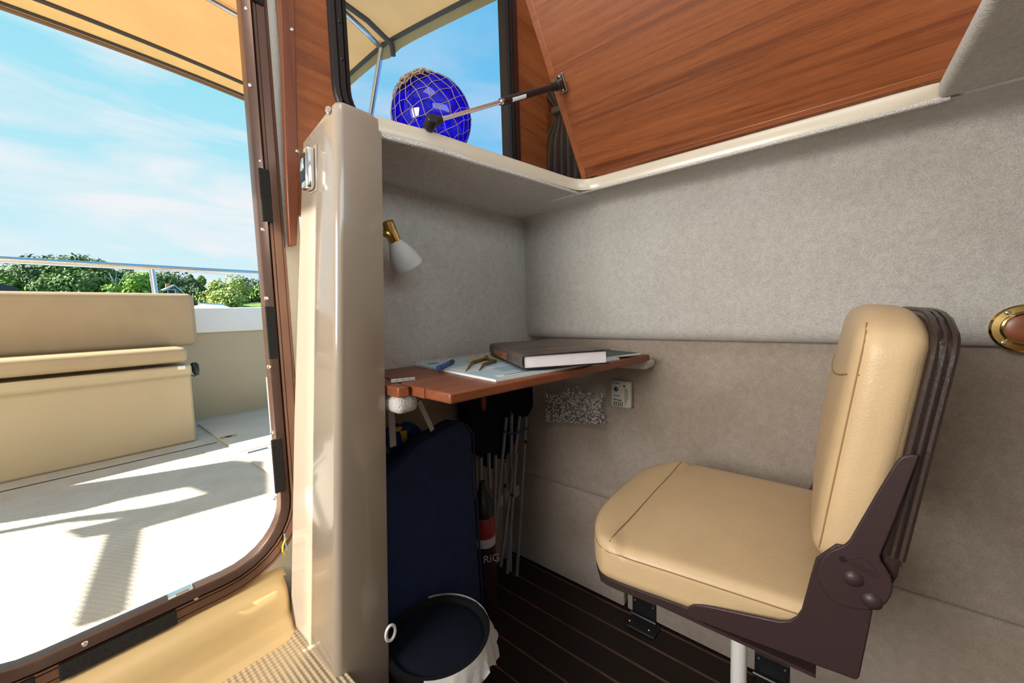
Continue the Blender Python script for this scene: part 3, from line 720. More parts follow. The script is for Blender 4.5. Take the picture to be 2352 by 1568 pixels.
patch('land_print', [(.26, .60), (.34, .56), (.44, .60), (.55, .66), (.62, .78), (.60, .95), (.40, .96), (.34, .86), (.27, .78)], M['chart_land'])
patch('title_box', [(.06, .04), (.32, .04), (.32, .10), (.06, .10)], M['chart_white']); patch('title_line', [(.10, .062), (.28, .062), (.28, .082), (.10, .082)], M['chart_ink'], .0005)
patch('text_block', [(.03, .34), (.22, .34), (.22, .56), (.03, .56)], M['chart_white'])
patch('corner_print', [(.05, .86), (.12, .86), (.12, .92), (.05, .92)], M['chart_ink'])
for k in range(4): patch('text_line', [(.18, .20 + .04 * k), (.36, .20 + .04 * k), (.36, .206 + .04 * k), (.18, .206 + .04 * k)], M['chart_ink'])
for k in range(7): patch('text_line', [(.04, .36 + .027 * k), (.20, .36 + .027 * k), (.20, .364 + .027 * k), (.04, .364 + .027 * k)], M['chart_ink'], .0005)
for (uu, vv, rr) in ((.40, .155, .013), (.455, .16, .013)):
    c0 = cp(uu, vv, zc + .0004); MB().tube([c0 + Vector((math.cos(q) * rr, math.sin(q) * rr, 0)) for q in [2 * PI * k / 24 for k in range(24)]], .0006, 4, closed=True).tube([c0 + Vector((math.cos(q) * rr * .55, math.sin(q) * rr * .55, 0)) for q in [2 * PI * k / 16 for k in range(16)]], .0005, 4, closed=True).build('compass_rose', M['chart_ink'], ch)
# dark green booklet under the big book
gA = Vector((.90, .43)); gu = Vector((.81, -.30)).normalized() * .12; gv = Vector((.30, .81)).normalized() * .20
def gp(u, v, z): q = gA + gu * u + gv * v; return (q.x, q.y, z)
gb = thing('green_booklet', 'thin dark green booklet under the thick book at the desk end', 'booklet', gp(.5, .5, ZK))
MB().prism([gp(0, 0, zc + .0002), gp(1, 0, zc + .0002), gp(1, 1, zc + .0002), gp(0, 1, zc + .0002)], (0, 0, .0035)).build('pages', M['chart_white'], gb)
MB().prism([gp(0, 0, zc + .0038), gp(1, .03, zc + .0038), gp(1, 1, zc + .0038), gp(0, 1, zc + .0038)], (0, 0, .0006)).build('cover', M['green_cover'], gb)
# ------------------------------------------------ thick book
zb = zc + .0050; bh = .031
bA = Vector((.615, .487)); bu = Vector((.81, -.586)).normalized(); bv = Vector((.586, .81)).normalized(); bw, bd = .202, .345
def bp_(u, v, z=0): q = bA + bu * (u * bw) + bv * (v * bd); return Vector((q.x, q.y, zb + z))
bk = thing('coast_book', 'thick hardcover book in a grey brown dust jacket on the charts', 'book', tuple(bp_(.5, .5)))
MB().prism([bp_(.03, .012, .003), bp_(.965, .012, .003), bp_(.965, .988, .003), bp_(.03, .988, .003)], (0, 0, bh - .006)).build('pages', M['paper'], bk)
MB().prism([bp_(0, 0, 0), bp_(1, 0, 0), bp_(1, 1, 0), bp_(0, 1, 0)], (0, 0, .003)).build('back_cover', M['cover_black'], bk, bevel=.0008)
rows = []
for v in (0, 1):
    row = []
    for u, z in [(.015, .0005), (-.006, .006), (-.012, bh * .5), (-.008, bh - .007), (.0, bh - .002), (.014, bh), (.06, bh + .0008), (.5, bh + .0022), (.9, bh + .003), (1.0, bh + .0015)]: row.append(bp_(u, v, z))
    rows.append(row)
jk = MB().grid(rows, True)
rows2 = [[p - Vector((0, 0, .0028)) if i > 4 else p + Vector((bu.x, bu.y, 0)) * .003 for i, p in enumerate(r)] for r in rows]; jk.grid(rows2, False)
nrow = len(rows[0])
for base_, off in ((0, 2 * nrow), (nrow, 3 * nrow)):
    for j in range(nrow - 1): jk.F.append((base_ + j, base_ + j + 1, off + j + 1, off + j))
jk.F.append((nrow - 1, 2 * nrow - 1, 4 * nrow - 1, 3 * nrow - 1))
jk.build('dust_jacket', M['jacket'], bk, smooth=60)
MB().prism([bp_(.02, -.001, bh - .0035), bp_(1, -.001, bh - .0015), bp_(1, .02, bh - .0015), bp_(.02, .02, bh - .0035)], (0, 0, .0008)).build('front_board', M['cover_black'], bk)
dn3 = Vector((0, 0, 1)); su = -Vector((bv.x, bv.y, 0))
text_obj('spine_title', 'MAINE COAST', .025, bp_(-.0125, .82, .006), su, dn3, M['orange_print'], bk, lift=.0006)
text_obj('cover_title', 'MAINE COAST', .020, bp_(.16, .78, bh + .0016), -Vector((bv.x, bv.y, 0)) * -1 if False else Vector((bu.x, bu.y, 0)), Vector((bv.x, bv.y, 0)), M['orange_print'], bk, lift=.0006)
MB().prism([bp_(.40, .20, bh + .0026), bp_(.85, .20, bh + .0030), bp_(.85, .215, bh + .0030), bp_(.40, .215, bh + .0026)], (0, 0, .0004)).build('cover_line', M['orange_print'], bk)
# ------------------------------------------------ marker pen and dividers
zp = zc + .0062
pA, pB = onZ(zp, 1005, 846), onZ(zp, 1041, 829)
pn = thing('marker_pen', 'blue marker pen with black cap lying on the chart', 'pen', ((pA.x + pB.x) / 2, (pA.y + pB.y) / 2, zc))
pd = (pB - pA); pl_ = min(pd.length, .13); pdn = pd.normalized()
MB().lathe([(.12 * pl_, .0052), (.62 * pl_, .0056), (.68 * pl_, .0056)], pA, pdn, 16).build('barrel', M['blue_pen'], pn)
MB().lathe([(.66 * pl_, .0058), (.96 * pl_, .0056), (pl_, .0044)], pA, pdn, 16).build('cap', M['black_plastic'], pn)
MB().lathe([(.09 * pl_, .0046), (.13 * pl_, .0054)], pA, pdn, 16).build('end_ring', M['black_plastic'], pn)
MB().lathe([(0, .0040), (.02 * pl_, .0052), (.09 * pl_, .0054)], pA, pdn, 16).build('end_plug', M['blue_pen'], pn)
dv = thing('dividers', 'tarnished brass chart dividers lying open beside the book', 'dividers', tuple(onZ(zc, 1118, 826)))
zz = zc + .005
q = [onZ(zz, *p) for p in ((1117, 823), (1085, 832), (1069, 849), (1138, 829), (1112, 836), (1100, 847))]
def flat(pts, r): return MB().tube(pts, r, 6)
flat([q[0], q[1], q[1] * .985 + q[2] * .015, q[2] - Vector((0, 0, .004))], [.004, .0042, .004, .0008]).build('arm', M['old_brass'], dv)
flat([q[0], q[3], q[4], q[5] - Vector((0, 0, .004))], [.004, .0042, .004, .0008]).build('arm', M['old_brass'], dv)
MB().lathe([(-.005, .0055), (.006, .0055), (.008, .003)], q[0], (0, 0, 1), 14).build('pivot', M['old_brass'], dv)

# ------------------------------------------------ pellet bag
XW = 1.128
bg_ = thing('desiccant_bag', 'clear mesh bag of white moisture pellets hung below the desk', 'bag', tuple(onX(XW, 1324, 990)))
TL, TR, BR, BL = onX(XW, 1253, 882), onX(XW, 1392, 872), onX(XW, 1394, 990), onX(XW, 1252, 982)
def bq(s, t): return (TL.lerp(TR, s)).lerp(BL.lerp(BR, s), t)
rows = []
for i in range(9):
    t = i / 8; row = []
    for j in range(11):
        s = j / 10; p = bq(s, t); bul = .030 * (math.sin(PI * s) ** .6) * (math.sin(PI * min(1, max(0, (t - .12) / .85))) ** .6 if t > .12 else 0) + .002
        row.append(p + Vector((-bul, 0, .010 * math.sin(PI * s) * (t > .9))))
    rows.append(row)
MB().grid(rows).build('mesh_sack', M['bag'], bg_, smooth=80)
pel = MB(); random.seed(3)
for k in range(620):
    s = random.uniform(.03, .97); t = random.uniform(.18 + .08 * math.sin(s * 9), .84)
    bul = .026 * (math.sin(PI * s) ** .5) * (math.sin(PI * min(1, max(0, (t - .12) / .85))) ** .5) + .001
    p = bq(s, t) + Vector((-bul * random.uniform(.6, 1), 0, 0)); r = random.uniform(.0022, .0042)
    bm = bmesh.new(); bmesh.ops.create_icosphere(bm, subdivisions=1, radius=r)
    pel.bm(bm, Matrix.Translation(p) @ Matrix.Rotation(random.random() * 6, 4, 'X') @ Matrix.Diagonal((1, random.uniform(.7, 1.4), random.uniform(.6, 1), 1)))
o = pel.build('pellets', M['pellet'], bg_, smooth=0); o['kind'] = 'stuff'
# net upper edge: crossing strands
nt_ = MB()
for k in range(16):
    s = k / 15
    for sg in (-1, 1):
        s2 = min(1, max(0, s + sg * .16)); nt_.tube([bq(s, 0) + Vector((-.004, 0, .002)), bq(s2, .30) + Vector((-.02 * math.sin(PI * s2) - .005, 0, 0))], .0005, 4)
nt_.build('netting', M['strap'], bg_)
# ------------------------------------------------ gas detector
XD = 1.140
a_, b_ = onX(XD - .012, 1405, 872), onX(XD - .012, 1451, 938)
dc = Vector((XD - .010, (a_.y + b_.y) / 2, (a_.z + b_.z) / 2)); dy, dz = abs(a_.y - b_.y), abs(a_.z - b_.z)
dt = thing('gas_detector', 'small cream plastic gas detector with blue lens on the wall', 'detector', (dc.x, dc.y, dc.z - dz / 2))
MB().box(dc, (.022, dy, dz), .006, 3).build('case', M['detector'], dt)
fx = dc.x - .0112
MB().lathe([(0, .0165), (.003, .0155), (.004, .012)], (fx + .001, dc.y + dy * .18, dc.z + dz * .20), (-1, 0, 0), 24).build('bezel', M['detector'], dt)
MB().lathe([(.0, .0075), (.005, .0075), (.0062, .005)], (fx, dc.y + dy * .18, dc.z + dz * .20), (-1, 0, 0), 20).build('lens', M['det_blue'], dt)
MB().lathe([(.0, .0032), (.0015, .0032)], (fx, dc.y - dy * .20, dc.z + dz * .33), (-1, 0, 0), 12).build('indicator', M['red_dot'], dt)
for k in range(5): MB().box((fx - .0002, dc.y + dy * .32 - k * .0068, dc.z - dz * .36), (.001, .0024, .014)).build('vent_slot', M['black_plastic'], dt)
for yy, zz_, w_, m_ in ((.24, .42, .026, 'chart_ink'), (.18, -.06, .018, 'chart_ink'), (.26, -.20, .012, 'red_dot'), (.04, -.22, .013, 'black_plastic')): MB().box((fx - .0002, dc.y + dy * yy, dc.z + dz * zz_), (.001, w_, .0028)).build('print', M[m_], dt)
for k in range(3): MB().box((fx - .0002, dc.y - dy * (.24 + .07 * k), dc.z - .006 + .004 * k), (.001, .0016, dz * (.62 - .12 * k))).build('print', M['chart_ink'], dt)

# ------------------------------------------------ things stowed under the desk
# navy cushion slab
Y = .735
P = [onY(Y, 868, 1108), onY(Y, 960, 1015), onY(Y, 1045, 968), onY(Y, 1072, 970), onY(Y, 1086, 992), onY(Y, 1112, 1460)]
P += [Vector((P[-1].x, Y, ZS + .002)), Vector((P[0].x, Y, ZS + .002))]
nv = thing('boat_cushion', 'large navy blue canvas cushion standing on edge under the desk', 'cushion', (.5, Y, ZS))
MB().prism(P, (0, .05, 0)).build('cover', M['navy'], nv, bevel=.012)
MB().tube([p + Vector((0, -.001, -.006)) for p in P[:6]], .0028, 6).build('piping', M['navy'], nv)
# blue rope with yellow tag
rp = thing('blue_rope', 'coil of blue rope with a yellow tag behind the navy cushion', 'rope', tuple(onY(.80, 915, 1050)))
ro = MB()
for k in range(6):
    c0 = onY(.818 + .006 * (k % 3), 895 + 8 * k, 1018 - 5 * (k % 2)); rr = .034 + .004 * (k % 3)
    ro.tube([c0 + Vector((math.cos(q) * rr * .9, .01 * math.sin(2 * q + k), math.sin(q) * rr)) for q in [2 * PI * j / 20 for j in range(20)]], .0075, 8, closed=True)
ro.build('coil', M['rope'], rp)
c0 = onY(.800, 928, 1006); MB().prism([c0 + Vector((-.010, 0, .020)), c0 + Vector((.010, 0, .018)), c0 + Vector((.009, 0, -.012)), c0 + Vector((.002, 0, -.022)), c0 + Vector((-.004, 0, -.010))], (0, .002, 0)).build('tag', M['yellow'], rp)
c0 = onY(.800, 914, 985); MB().sphere(c0, .010, 12, None, (1.2, .6, .7)).build('tag', M['yellow'], rp)
# folded camp chair
Y = .86
fcx = thing('folded_camp_chair', 'folded camping chair with navy fabric and grey tubes in the corner', 'camp chair', (1.0, Y, ZS))
fab = [onY(Y, *p) for p in ((1075, 905), (1225, 885), (1230, 925), (1215, 955), (1200, 960), (1190, 1010), (1170, 1040), (1160, 1060), (1150, 1040), (1135, 1080), (1120, 1040), (1105, 1050), (1085, 1000))]
MB().prism(fab, (0, .06, 0)).build('fabric', M['navy_dark'], fcx, bevel=.008)
MB().sphere(onY(Y, 1110, 925), .018, 12, None, (.7, .5, 1.6)).build('red_lining', M['can_red'], fcx)
tubes = [((1163, 958), (1130, 1290)), ((1175, 944), (1172, 1310)), ((1194, 956), (1150, 1300)), ((1209, 956), (1187, 1322)), ((1138, 1045), (1134, 1290)), ((1105, 1050), (1100, 1290)), ((1122, 1040), (1125, 1120)), ((1186, 1040), (1165, 1316)), ((1160, 1060), (1160, 1280))]
for k, (a, b) in enumerate(tubes):
    yy = Y - .012 - .008 * (k % 4); A, B = onY(yy, *a), onY(yy, *b)
    if B.z < ZS: B = A.lerp(B, (A.z - ZS) / (A.z - B.z))
    MB().cyl(A, B, .0062, n=10).build('tube', M['tube_grey'], fcx)
loop = [onY(Y - .045, *p) for p in ((1157, 990), (1176, 996), (1195, 992), (1213, 982))]
MB().tube(loop, .0035, 6).build('cord', M['rope'], fcx)
for p in ((1176, 948), (1176, 1136), (1208, 1014), (1160, 1115)): MB().lathe([(0, .006), (.006, .005)], onY(Y - .045, *p), (-.6, -.8, 0), 10).build('rivet', M['black_plastic'], fcx)
# spray can
Y = .83; cb_ = onY(Y, 1112, 1150); cxx = cb_.x - .006; cr = .036
sc_ = thing('spray_can', 'red and white aerosol can with black cap beside the navy cushion', 'aerosol can', (cxx, Y, ZS))
zt_ = onY(Y, 1120, 1168).z
zw0, zw1 = onY(Y - .02, 1120, 1252).z - ZS, onY(Y - .02, 1120, 1232).z - ZS
MB().lathe([(0, cr - .002), (.004, cr), (zw0, cr)], (cxx, Y, ZS + .001), (0, 0, 1), 28).build('body', M['can_dark'], sc_)
MB().lathe([(zw0, cr + .0003), (zw1, cr + .0003)], (cxx, Y, ZS), (0, 0, 1), 28).build('white_band', M['can_white'], sc_)
MB().lathe([(zw1, cr), (zt_ - ZS - .02, cr), (zt_ - ZS - .008, cr - .006), (zt_ - ZS, cr - .010)], (cxx, Y, ZS), (0, 0, 1), 28).build('red_label', M['can_red'], sc_)
MB().lathe([(zt_ - ZS - .012, cr - .004), (zt_ - ZS + .035, cr - .006), (zt_ - ZS + .045, cr - .012), (zt_ - ZS + .08, .012), (zt_ - ZS + .10, .010)], (cxx, Y, ZS), (0, 0, 1), 24).build('cap', M['black_plastic'], sc_)
tu = Vector((.80, -.60, 0)).normalized()
fcn = Vector((cxx, Y, 0)) + Vector((-.6, -.8, 0)).normalized() * (cr + .0005)
text_obj('brand_print', 'RiG', .034, Vector((fcn.x, fcn.y, ZS + zw0 - .045)) - tu * .012, tu, (0, 0, 1), M['can_white'], sc_)
text_obj('brand_print', 'SOS 8', .018, Vector((fcn.x, fcn.y, ZS + zw0 - .120)) - tu * .016, tu, (0, 0, 1), M['red_dot'], sc_)
# bin
bc = Vector((.462, .612, 0)); zr = -.665; brd = .104
bn = thing('waste_bin', 'round black waste bin with white liner at the foot of the post', 'bin', (bc.x, bc.y, ZS))
MB().lathe([(0, .080), (.004, .084), (zr - ZS - .02, brd - .002), (zr - ZS - .018, brd + .002), (zr - ZS, brd + .002), (zr - ZS, brd - .006), (zr - ZS - .012, brd - .008)], (bc.x, bc.y, ZS + .0005), (0, 0, 1), 48).build('body', M['bin'], bn)
MB().lathe([(zr - ZS - .016, brd - .012), (zr - ZS - .010, brd - .010), (zr - ZS - .006, brd - .02), (zr - ZS - .004, .02)], (bc.x, bc.y, ZS), (0, 0, 1), 48).build('lid', M['navy_dark'], bn)
rows = []
for i in range(6):
    row = []
    for j in range(49):
        an = -2.5 + 3.6 * j / 48; env = math.sin(PI * j / 48) ** .5
        r = brd + .004 + (.004 + .012 * env) * i / 5 + .004 * math.sin(j * 1.9 + i) * (i / 5); z = zr + .004 - (.012 + .035 * env + .010 * math.sin(j * .7)) * i / 5
        row.append((bc.x + r * math.cos(an), bc.y + r * math.sin(an), z))
    rows.append(row)
MB().grid(rows).build('liner', M['liner'], bn, smooth=60)
c0 = onY(.60, 897, 1453)
MB().tube([c0 + Vector((.012 * math.cos(q) * .8, 0, .014 * math.sin(q))) for q in [2 * PI * k / 20 for k in range(20)]], .0028, 6, closed=True).build('ring', M['white_paint'], bn)

# locker hinges on the hull side by the sole
for px, py, lab in ((1480, 1440, 'black locker hinge at the sole left of the seat pedestal'), (1772, 1556, 'black locker hinge at the sole right of the seat pedestal')):
    p = onX(1.118, px, py); p.z = max(p.z, ZS + .035)
    h = thing('locker_hinge', lab, 'hinge', (p.x, p.y, ZS)); MB().box((1.117, p.y, ZS + .035), (.006, .075, .060), .002, 1).build('leaf', M['black_plastic'], h)
    MB().box((1.085, p.y - .01, ZS + .004), (.060, .085, .006), .002, 1).build('leaf', M['black_plastic'], h)
    MB().cyl((1.110, p.y - .04, ZS + .008), (1.110, p.y + .04, ZS + .008), .006, n=10).build('pin', M['black_plastic'], h)
    for s in (-1, 1): disc_screw((1.1135, p.y + s * .028, ZS + .052), (-1, 0, 0), .0035, h); disc_screw((1.075, p.y + s * .03, ZS + .0072), (0, 0, 1), .0035, h)

# brass finger-pull on the hull
bp1 = onX(XH - .004, 2358, 754)
bl_ = thing('brass_latch', 'oval brass finger latch with wooden centre on the carpeted hull side', 'latch', (XH, bp1.y, bp1.z - .05))
def oval(ry, rz, x, n=36): return [(x, bp1.y + ry * math.cos(2 * PI * k / n), bp1.z + rz * math.sin(2 * PI * k / n)) for k in range(n)]
def oval_ring(secs):
    m_ = MB(); n = 36; V = []
    for ry, rz, x in secs: V += oval(ry, rz, x)
    m_.add(V, [(i * n + k, i * n + (k + 1) % n, (i + 1) * n + (k + 1) % n, (i + 1) * n + k) for i in range(len(secs) - 1) for k in range(n)] + [tuple((len(secs) - 1) * n + k for k in range(n))]); return m_
oval_ring([(.043, .043, XH + .002), (.043, .043, XH - .003), (.040, .040, XH - .006), (.031, .031, XH - .0075), (.0305, .0305, XH - .006)]).build('plate', M['brass'], bl_)
MB().tube(oval(.0275, .0275, XH - .0075), .0035, 8, closed=True).build('bezel', M['brass'], bl_)
oval_ring([(.026, .026, XH - .004), (.026, .026, XH - .0085), (.022, .022, XH - .0105), (.01, .01, XH - .011)]).build('wood_inlay', M['teak_lid'], bl_)
for an in (.9, 2.4, -2.3, -.8): disc_screw((XH - .006, bp1.y + .036 * math.cos(an), bp1.z + .036 * math.sin(an)), (-1, 0, 0), .0042, bl_)

# ------------------------------------------------ helm-style chair
chair = thing('folding_boat_seat', 'tan vinyl folding boat seat with brown steel brackets on a white pole', 'seat', (.72, .11, ZS))
def warp_seat(p):
    # taper a little towards the back, rounded front corners in plan
    t = (p.y - .165) / .17
    x = p.x; hw = .215 * (1 - .03 * (1 - t) * .5)
    u = (p.x - .745) / .215
    yy = p.y
    if t > 0: yy -= .055 * max(0, t) ** 1.5 * (abs(u) ** 3.2)
    xx = .745 + u * .215 * (1 - .05 * max(0, t) ** 3)
    xx += max(0, .30 - p.y) * .115 * max(0, min(1, -u))
    return Vector((xx, yy, p.z))
def seat_layer(name, x0, x1, y0, y1, z0, z1, r, m, bul=(0, 0, 0), n=12):
    bm = rbox_grid((x1 - x0, y1 - y0, z1 - z0), r, n, bul)
    for v in bm.verts:
        p = v.co + Vector(((x0 + x1) / 2, (y0 + y1) / 2, (z0 + z1) / 2))
        if name == 'seat_cushion' and p.z > (z0 + z1) / 2:      # sewn groove behind the front bolster
            p.z -= .0045 * math.exp(-((p.y - .262) / .007) ** 2); p.z += .003 * math.exp(-((p.y - .295) / .02) ** 2)
        v.co = warp_seat(p)
    return MB().bm(bm).build(name, m, chair, smooth=60)
zt2, zb2 = -.381, -.438
seat = seat_layer('seat_cushion', .53, .96, -.020, .335, zb2, zt2 + .006, .018, M['leather'], (.0, .003, .010), 34)
seat_layer('seat_base', .534, .956, -.015, .328, zb2 - .007, zb2 + .006, .005, M['brown_piping'], n=8)
from mathutils.bvhtree import BVHTree
def seam_on(ob, pairs, r=.0010, name='seam'):
    bvh = BVHTree.FromPolygons([v.co[:] for v in ob.data.vertices], [p.vertices[:] for p in ob.data.polygons]); pts = []
    for o_, d_ in pairs:
        h = bvh.ray_cast(Vector(o_), Vector(d_).normalized())
        if h[0] is not None: pts.append(h[0] + h[1] * .0001)
    if len(pts) > 2: MB().tube(pts, r, 6).build(name, M['seam_thread'], chair)
# seams: bolster seam across the top, edge seams along the near side and round the front
seam_on(seat, [((.530 + .43 * k / 30, .262, -.2), (0, 0, -1)) for k in range(31)])
cx_, cy_ = .745, .15
edge = [(.50, -.02 + .30 * k / 16, zt2 - .002) for k in range(17)]
seam_on(seat, [((.40, y, zt2 - .0055), (1, 0, 0)) for _, y, _z in edge[:15]] + [((cx_ - .5 * math.cos(a), cy_ + .5 * math.sin(a), zt2 - .0055), (math.cos(a), -math.sin(a), 0)) for a in [.22 + (PI - .44) * k / 40 for k in range(41)]])
for z in (zb2 + .003, zb2 - .001, zb2 - .005):
    pts = [warp_seat(Vector(p)) for p in [(.533, -.01 + .33 * k / 14, z) for k in range(15)] + [(.533 + .428 * k / 14, .327, z) for k in range(1, 15)]]
    MB().tube(pts, .0027, 6).build('piping', M['brown_piping'], chair)
# back cushion: own frame, leaning
bo = Vector((.752, -.050, -.155)); lean = math.radians(7.5)
Mb = Matrix.Translation(bo) @ Matrix.Rotation(lean, 4, 'X')
def bl_pt(x, y, z): return Mb @ Vector((x, y, z))
def back_layer(name, w_, t0, t1, h0, h1, r, m, bul=(0, 0, 0), n=12, cor=.03):
    bm = rbox_grid((w_, t1 - t0, h1 - h0), r, n, bul)
    for v in bm.verts:
        p = v.co + Vector((0, (t0 + t1) / 2, (h0 + h1) / 2))
        u = p.x / (w_ / 2); q = (p.z - (h0 + h1) / 2) / ((h1 - h0) / 2)
        if q > 0: p.z -= cor * max(0, q) * abs(u) ** 4
        else: p.z += cor * .6 * max(0, -q) * abs(u) ** 4
        # lumbar-to-head swelling of the front face
        if p.y > (t0 + t1) / 2: p.y += bul[1] * 0
        v.co = Mb @ p
    return MB().bm(bm).build(name, m, chair, smooth=60)
bw2 = .405
back = back_layer('backrest', bw2, -.018, .040, -.166, .150, .022, M['leather'], (.002, .010, .0), 16)
back_layer('backrest_shell', bw2 - .002, -.034, -.016, -.160, .147, .006, M['brown_piping'], (0, .003, 0), 10)
hb = .172
def side_line(yy, r, name, m, x=-bw2 / 2 - .0005):
    zl = lambda u: .147 - .030 * abs(u) ** 4
    pts = [bl_pt(x, yy, -.115 + .205 * k / 8) for k in range(9)] + [bl_pt(x + .0005, yy, .102), bl_pt(x + .003, yy, .112), bl_pt(x + .008, yy, .120)] + [bl_pt(x + .016 + .37 * k / 10, yy, zl((x + .016 + .37 * k / 10) / (bw2 / 2))) for k in range(11)]
    MB().tube(pts, r, 6).build(name, m, chair)
for yy, r in ((-.0190, .0030), (-.0255, .0024), (-.0320, .0030)): side_line(yy, r, 'piping', M['brown_piping'])
seam_on(back, [(bl_pt(-.5, .0325, -.140 + .268 * k / 28), Mb.to_3x3() @ Vector((1, 0, 0))) for k in range(29)])
seam_on(back, [(bl_pt(-.199 + .398 * k / 24, .4, .050 + .022 * (2 * k / 24 - 1) ** 2), Mb.to_3x3() @ Vector((0, -1, 0))) for k in range(25)])
# brackets
XBk = .545
def plate(pxs, x, th, name, m=None, par=None, rnd=.0015):
    P = [onX(x, *p) for p in pxs]
    return MB().prism(P, (th, 0, 0)).build(name, m or M['brown_steel'], par or chair, bevel=rnd)
base_px = [(1577, 1402), (1582, 1393), (1592, 1389), (1612, 1390), (1640, 1395), (1700, 1408), (1760, 1421), (1790, 1427), (1812, 1426), (1830, 1416), (1841, 1400), (1850, 1368), (1862, 1322), (1874, 1282), (1920, 1250), (1990, 1260), (2022, 1330), (2006, 1396), (1998, 1440), (1974, 1556), (1968, 1562), (1960, 1560), (1800, 1500), (1577, 1416)]
plate(base_px, XBk, .004, 'seat_bracket')
arm_px = [(2112, 1046), (2092, 1045), (2076, 1047), (2066, 1053), (2058, 1062), (2040, 1090), (2010, 1140), (1975, 1200), (1952, 1240), (1942, 1250), (1925, 1258), (1905, 1266), (1890, 1280), (1880, 1300), (1878, 1322), (1884, 1345), (1900, 1370), (1925, 1388), (1955, 1398), (1992, 1402), (2016, 1399), (2035, 1388), (2047, 1370), (2052, 1348), (2046, 1324), (2034, 1304), (2024, 1290), (2022, 1278), (2028, 1262), (2040, 1235), (2060, 1185)]
plate(arm_px, XBk - .005, .004, 'back_bracket')
tab_px = [(2030, 1262), (2048, 1246), (2066, 1248), (2077, 1262), (2072, 1300), (2050, 1345), (2030, 1330), (2010, 1290)]
plate(tab_px, XBk + .03, .006, 'stop_tab')
for px, py in ((1959, 1328), (2002, 1380)):
    p = onX(XBk - .005, px, py); MB().lathe([(0, .0088), (.001, .0088), (.003, .0072), (.0045, .004), (.005, .0005)], p, (-1, 0, 0), 20).build('rivet', M['brown_steel'], chair)
p = onX(XBk - .0052, 1936, 1284); MB().lathe([(-.004, .003), (.0003, .0034)], p, (-1, 0, 0), 12).build('hole', M['black_plastic'], chair)
# embossed maker's mark
pa_, pb_ = onX(XBk - .005, 1945, 1290), onX(XBk - .005, 2012, 1326)
uvec = (pb_ - pa_).normalized(); vvec = Vector((-1, 0, 0)).cross(uvec); vvec = -vvec if vvec.z < 0 else vvec
text_obj('embossed_mark', 'springfield', .0062, pa_ + vvec * .001 + uvec * .002, uvec, vvec, M['brown_steel'], chair, extrude=.0004, lift=.0002)
MB().tube([pa_, pa_.lerp(pb_, .5) - vvec * .001, pb_], .0006, 5).tube([pa_ + vvec * .003, pa_.lerp(pb_, .25) + vvec * .0125, pa_.lerp(pb_, .6) + vvec * .0125, pb_ + vvec * .006], .0005, 5).build('embossed_outline', M['brown_steel'], chair)
# far bracket, base plate, pedestal
PX_far = [onX(XBk, *p) for p in base_px]
MB().prism([Vector((.955, p.y, p.z)) for p in PX_far], (.004, 0, 0)).build('seat_bracket', M['brown_steel'], chair)
MB().prism([Vector((.960, onX(XBk, *p).y, onX(XBk, *p).z)) for p in arm_px], (.004, 0, 0)).build('back_bracket', M['brown_steel'], chair)
MB().box((.750, .10, zb2 - .0095), (.40, .20, .005)).build('base_plate', M['brown_steel'], chair)
MB().cyl((.70, .102, ZS), (.70, .102, zb2 - .010), .0122, n=20).build('pole', M['white_paint'], chair)
MB().lathe([(0, .09), (.004, .09), (.010, .03), (.03, .018)], (.70, .102, ZS), (0, 0, 1), 28).build('pole_foot', M['white_paint'], chair)

# ================================================================== COCKPIT
fdk = struct(MB().box((.1, 2.2, ZD - .02), (3.2, 2.56, .04)).build('floor_cockpit', M['deck']))
YT = 3.37
# raised hatch panels and joint lines
hp = struct(MB().box((.1, 2.645, ZD + .002), (.860, .006, .002)).build('trim_6', M['zip']))
h1 = thing('deck_hatch', 'cream deck hatch with a flush latch near the transom', 'hatch', (.95, 2.75, ZD))
MB().box((.97, 2.77, ZD + .005), (.84, .90, .014), .005, 3).build('panel', M['deck_plain'], h1)
p = onZ(ZD + .012, 525, 1003); MB().box((p.x, p.y, ZD + .013), (.075, .05, .003), .001, 1).build('latch_plate', M['steel'], h1); MB().box((p.x, p.y, ZD + .0147), (.030, .028, .002), .001, 1).build('latch_ring', M['black_plastic'], h1)
h2 = thing('deck_hatch', 'cream deck hatch nearest the cabin door, hinged at its aft edge', 'hatch', (.95, 1.80, ZD))
MB().box((.97, 1.83, ZD + .005), (.84, .94, .014), .005, 3).build('panel', M['deck_plain'], h2)
p = onZ(ZD + .012, 592, 1036); MB().box((p.x, p.y, ZD + .014), (.09, .022, .005), .001, 1).cyl((p.x - .045, p.y, ZD + .017), (p.x + .045, p.y, ZD + .017), .005, n=8).build('hinge', M['steel'], h2)
p = onZ(ZD, 442, 1047); MB().box((p.x, p.y, ZD + .002), (.085, .03, .004), .001, 1).cyl((p.x - .04, p.y, ZD + .006), (p.x + .04, p.y, ZD + .006), .005, n=8).build('hinge', M['steel'], fdk)
# transom wall and cap
struct(MB().box((.3, YT + .05, -.38), (3.2, .10, .62), .01, 2).build('wall_transom', M['cockpit_gel']))
za, zb_ = onY(YT, 520, 706).z, onY(YT, 520, 762).z
struct(MB().box((.3, YT + .05, (za + zb_) / 2), (3.4, .14, za - zb_), .012, 3).build('trim_transom_cap', M['white_gel']))
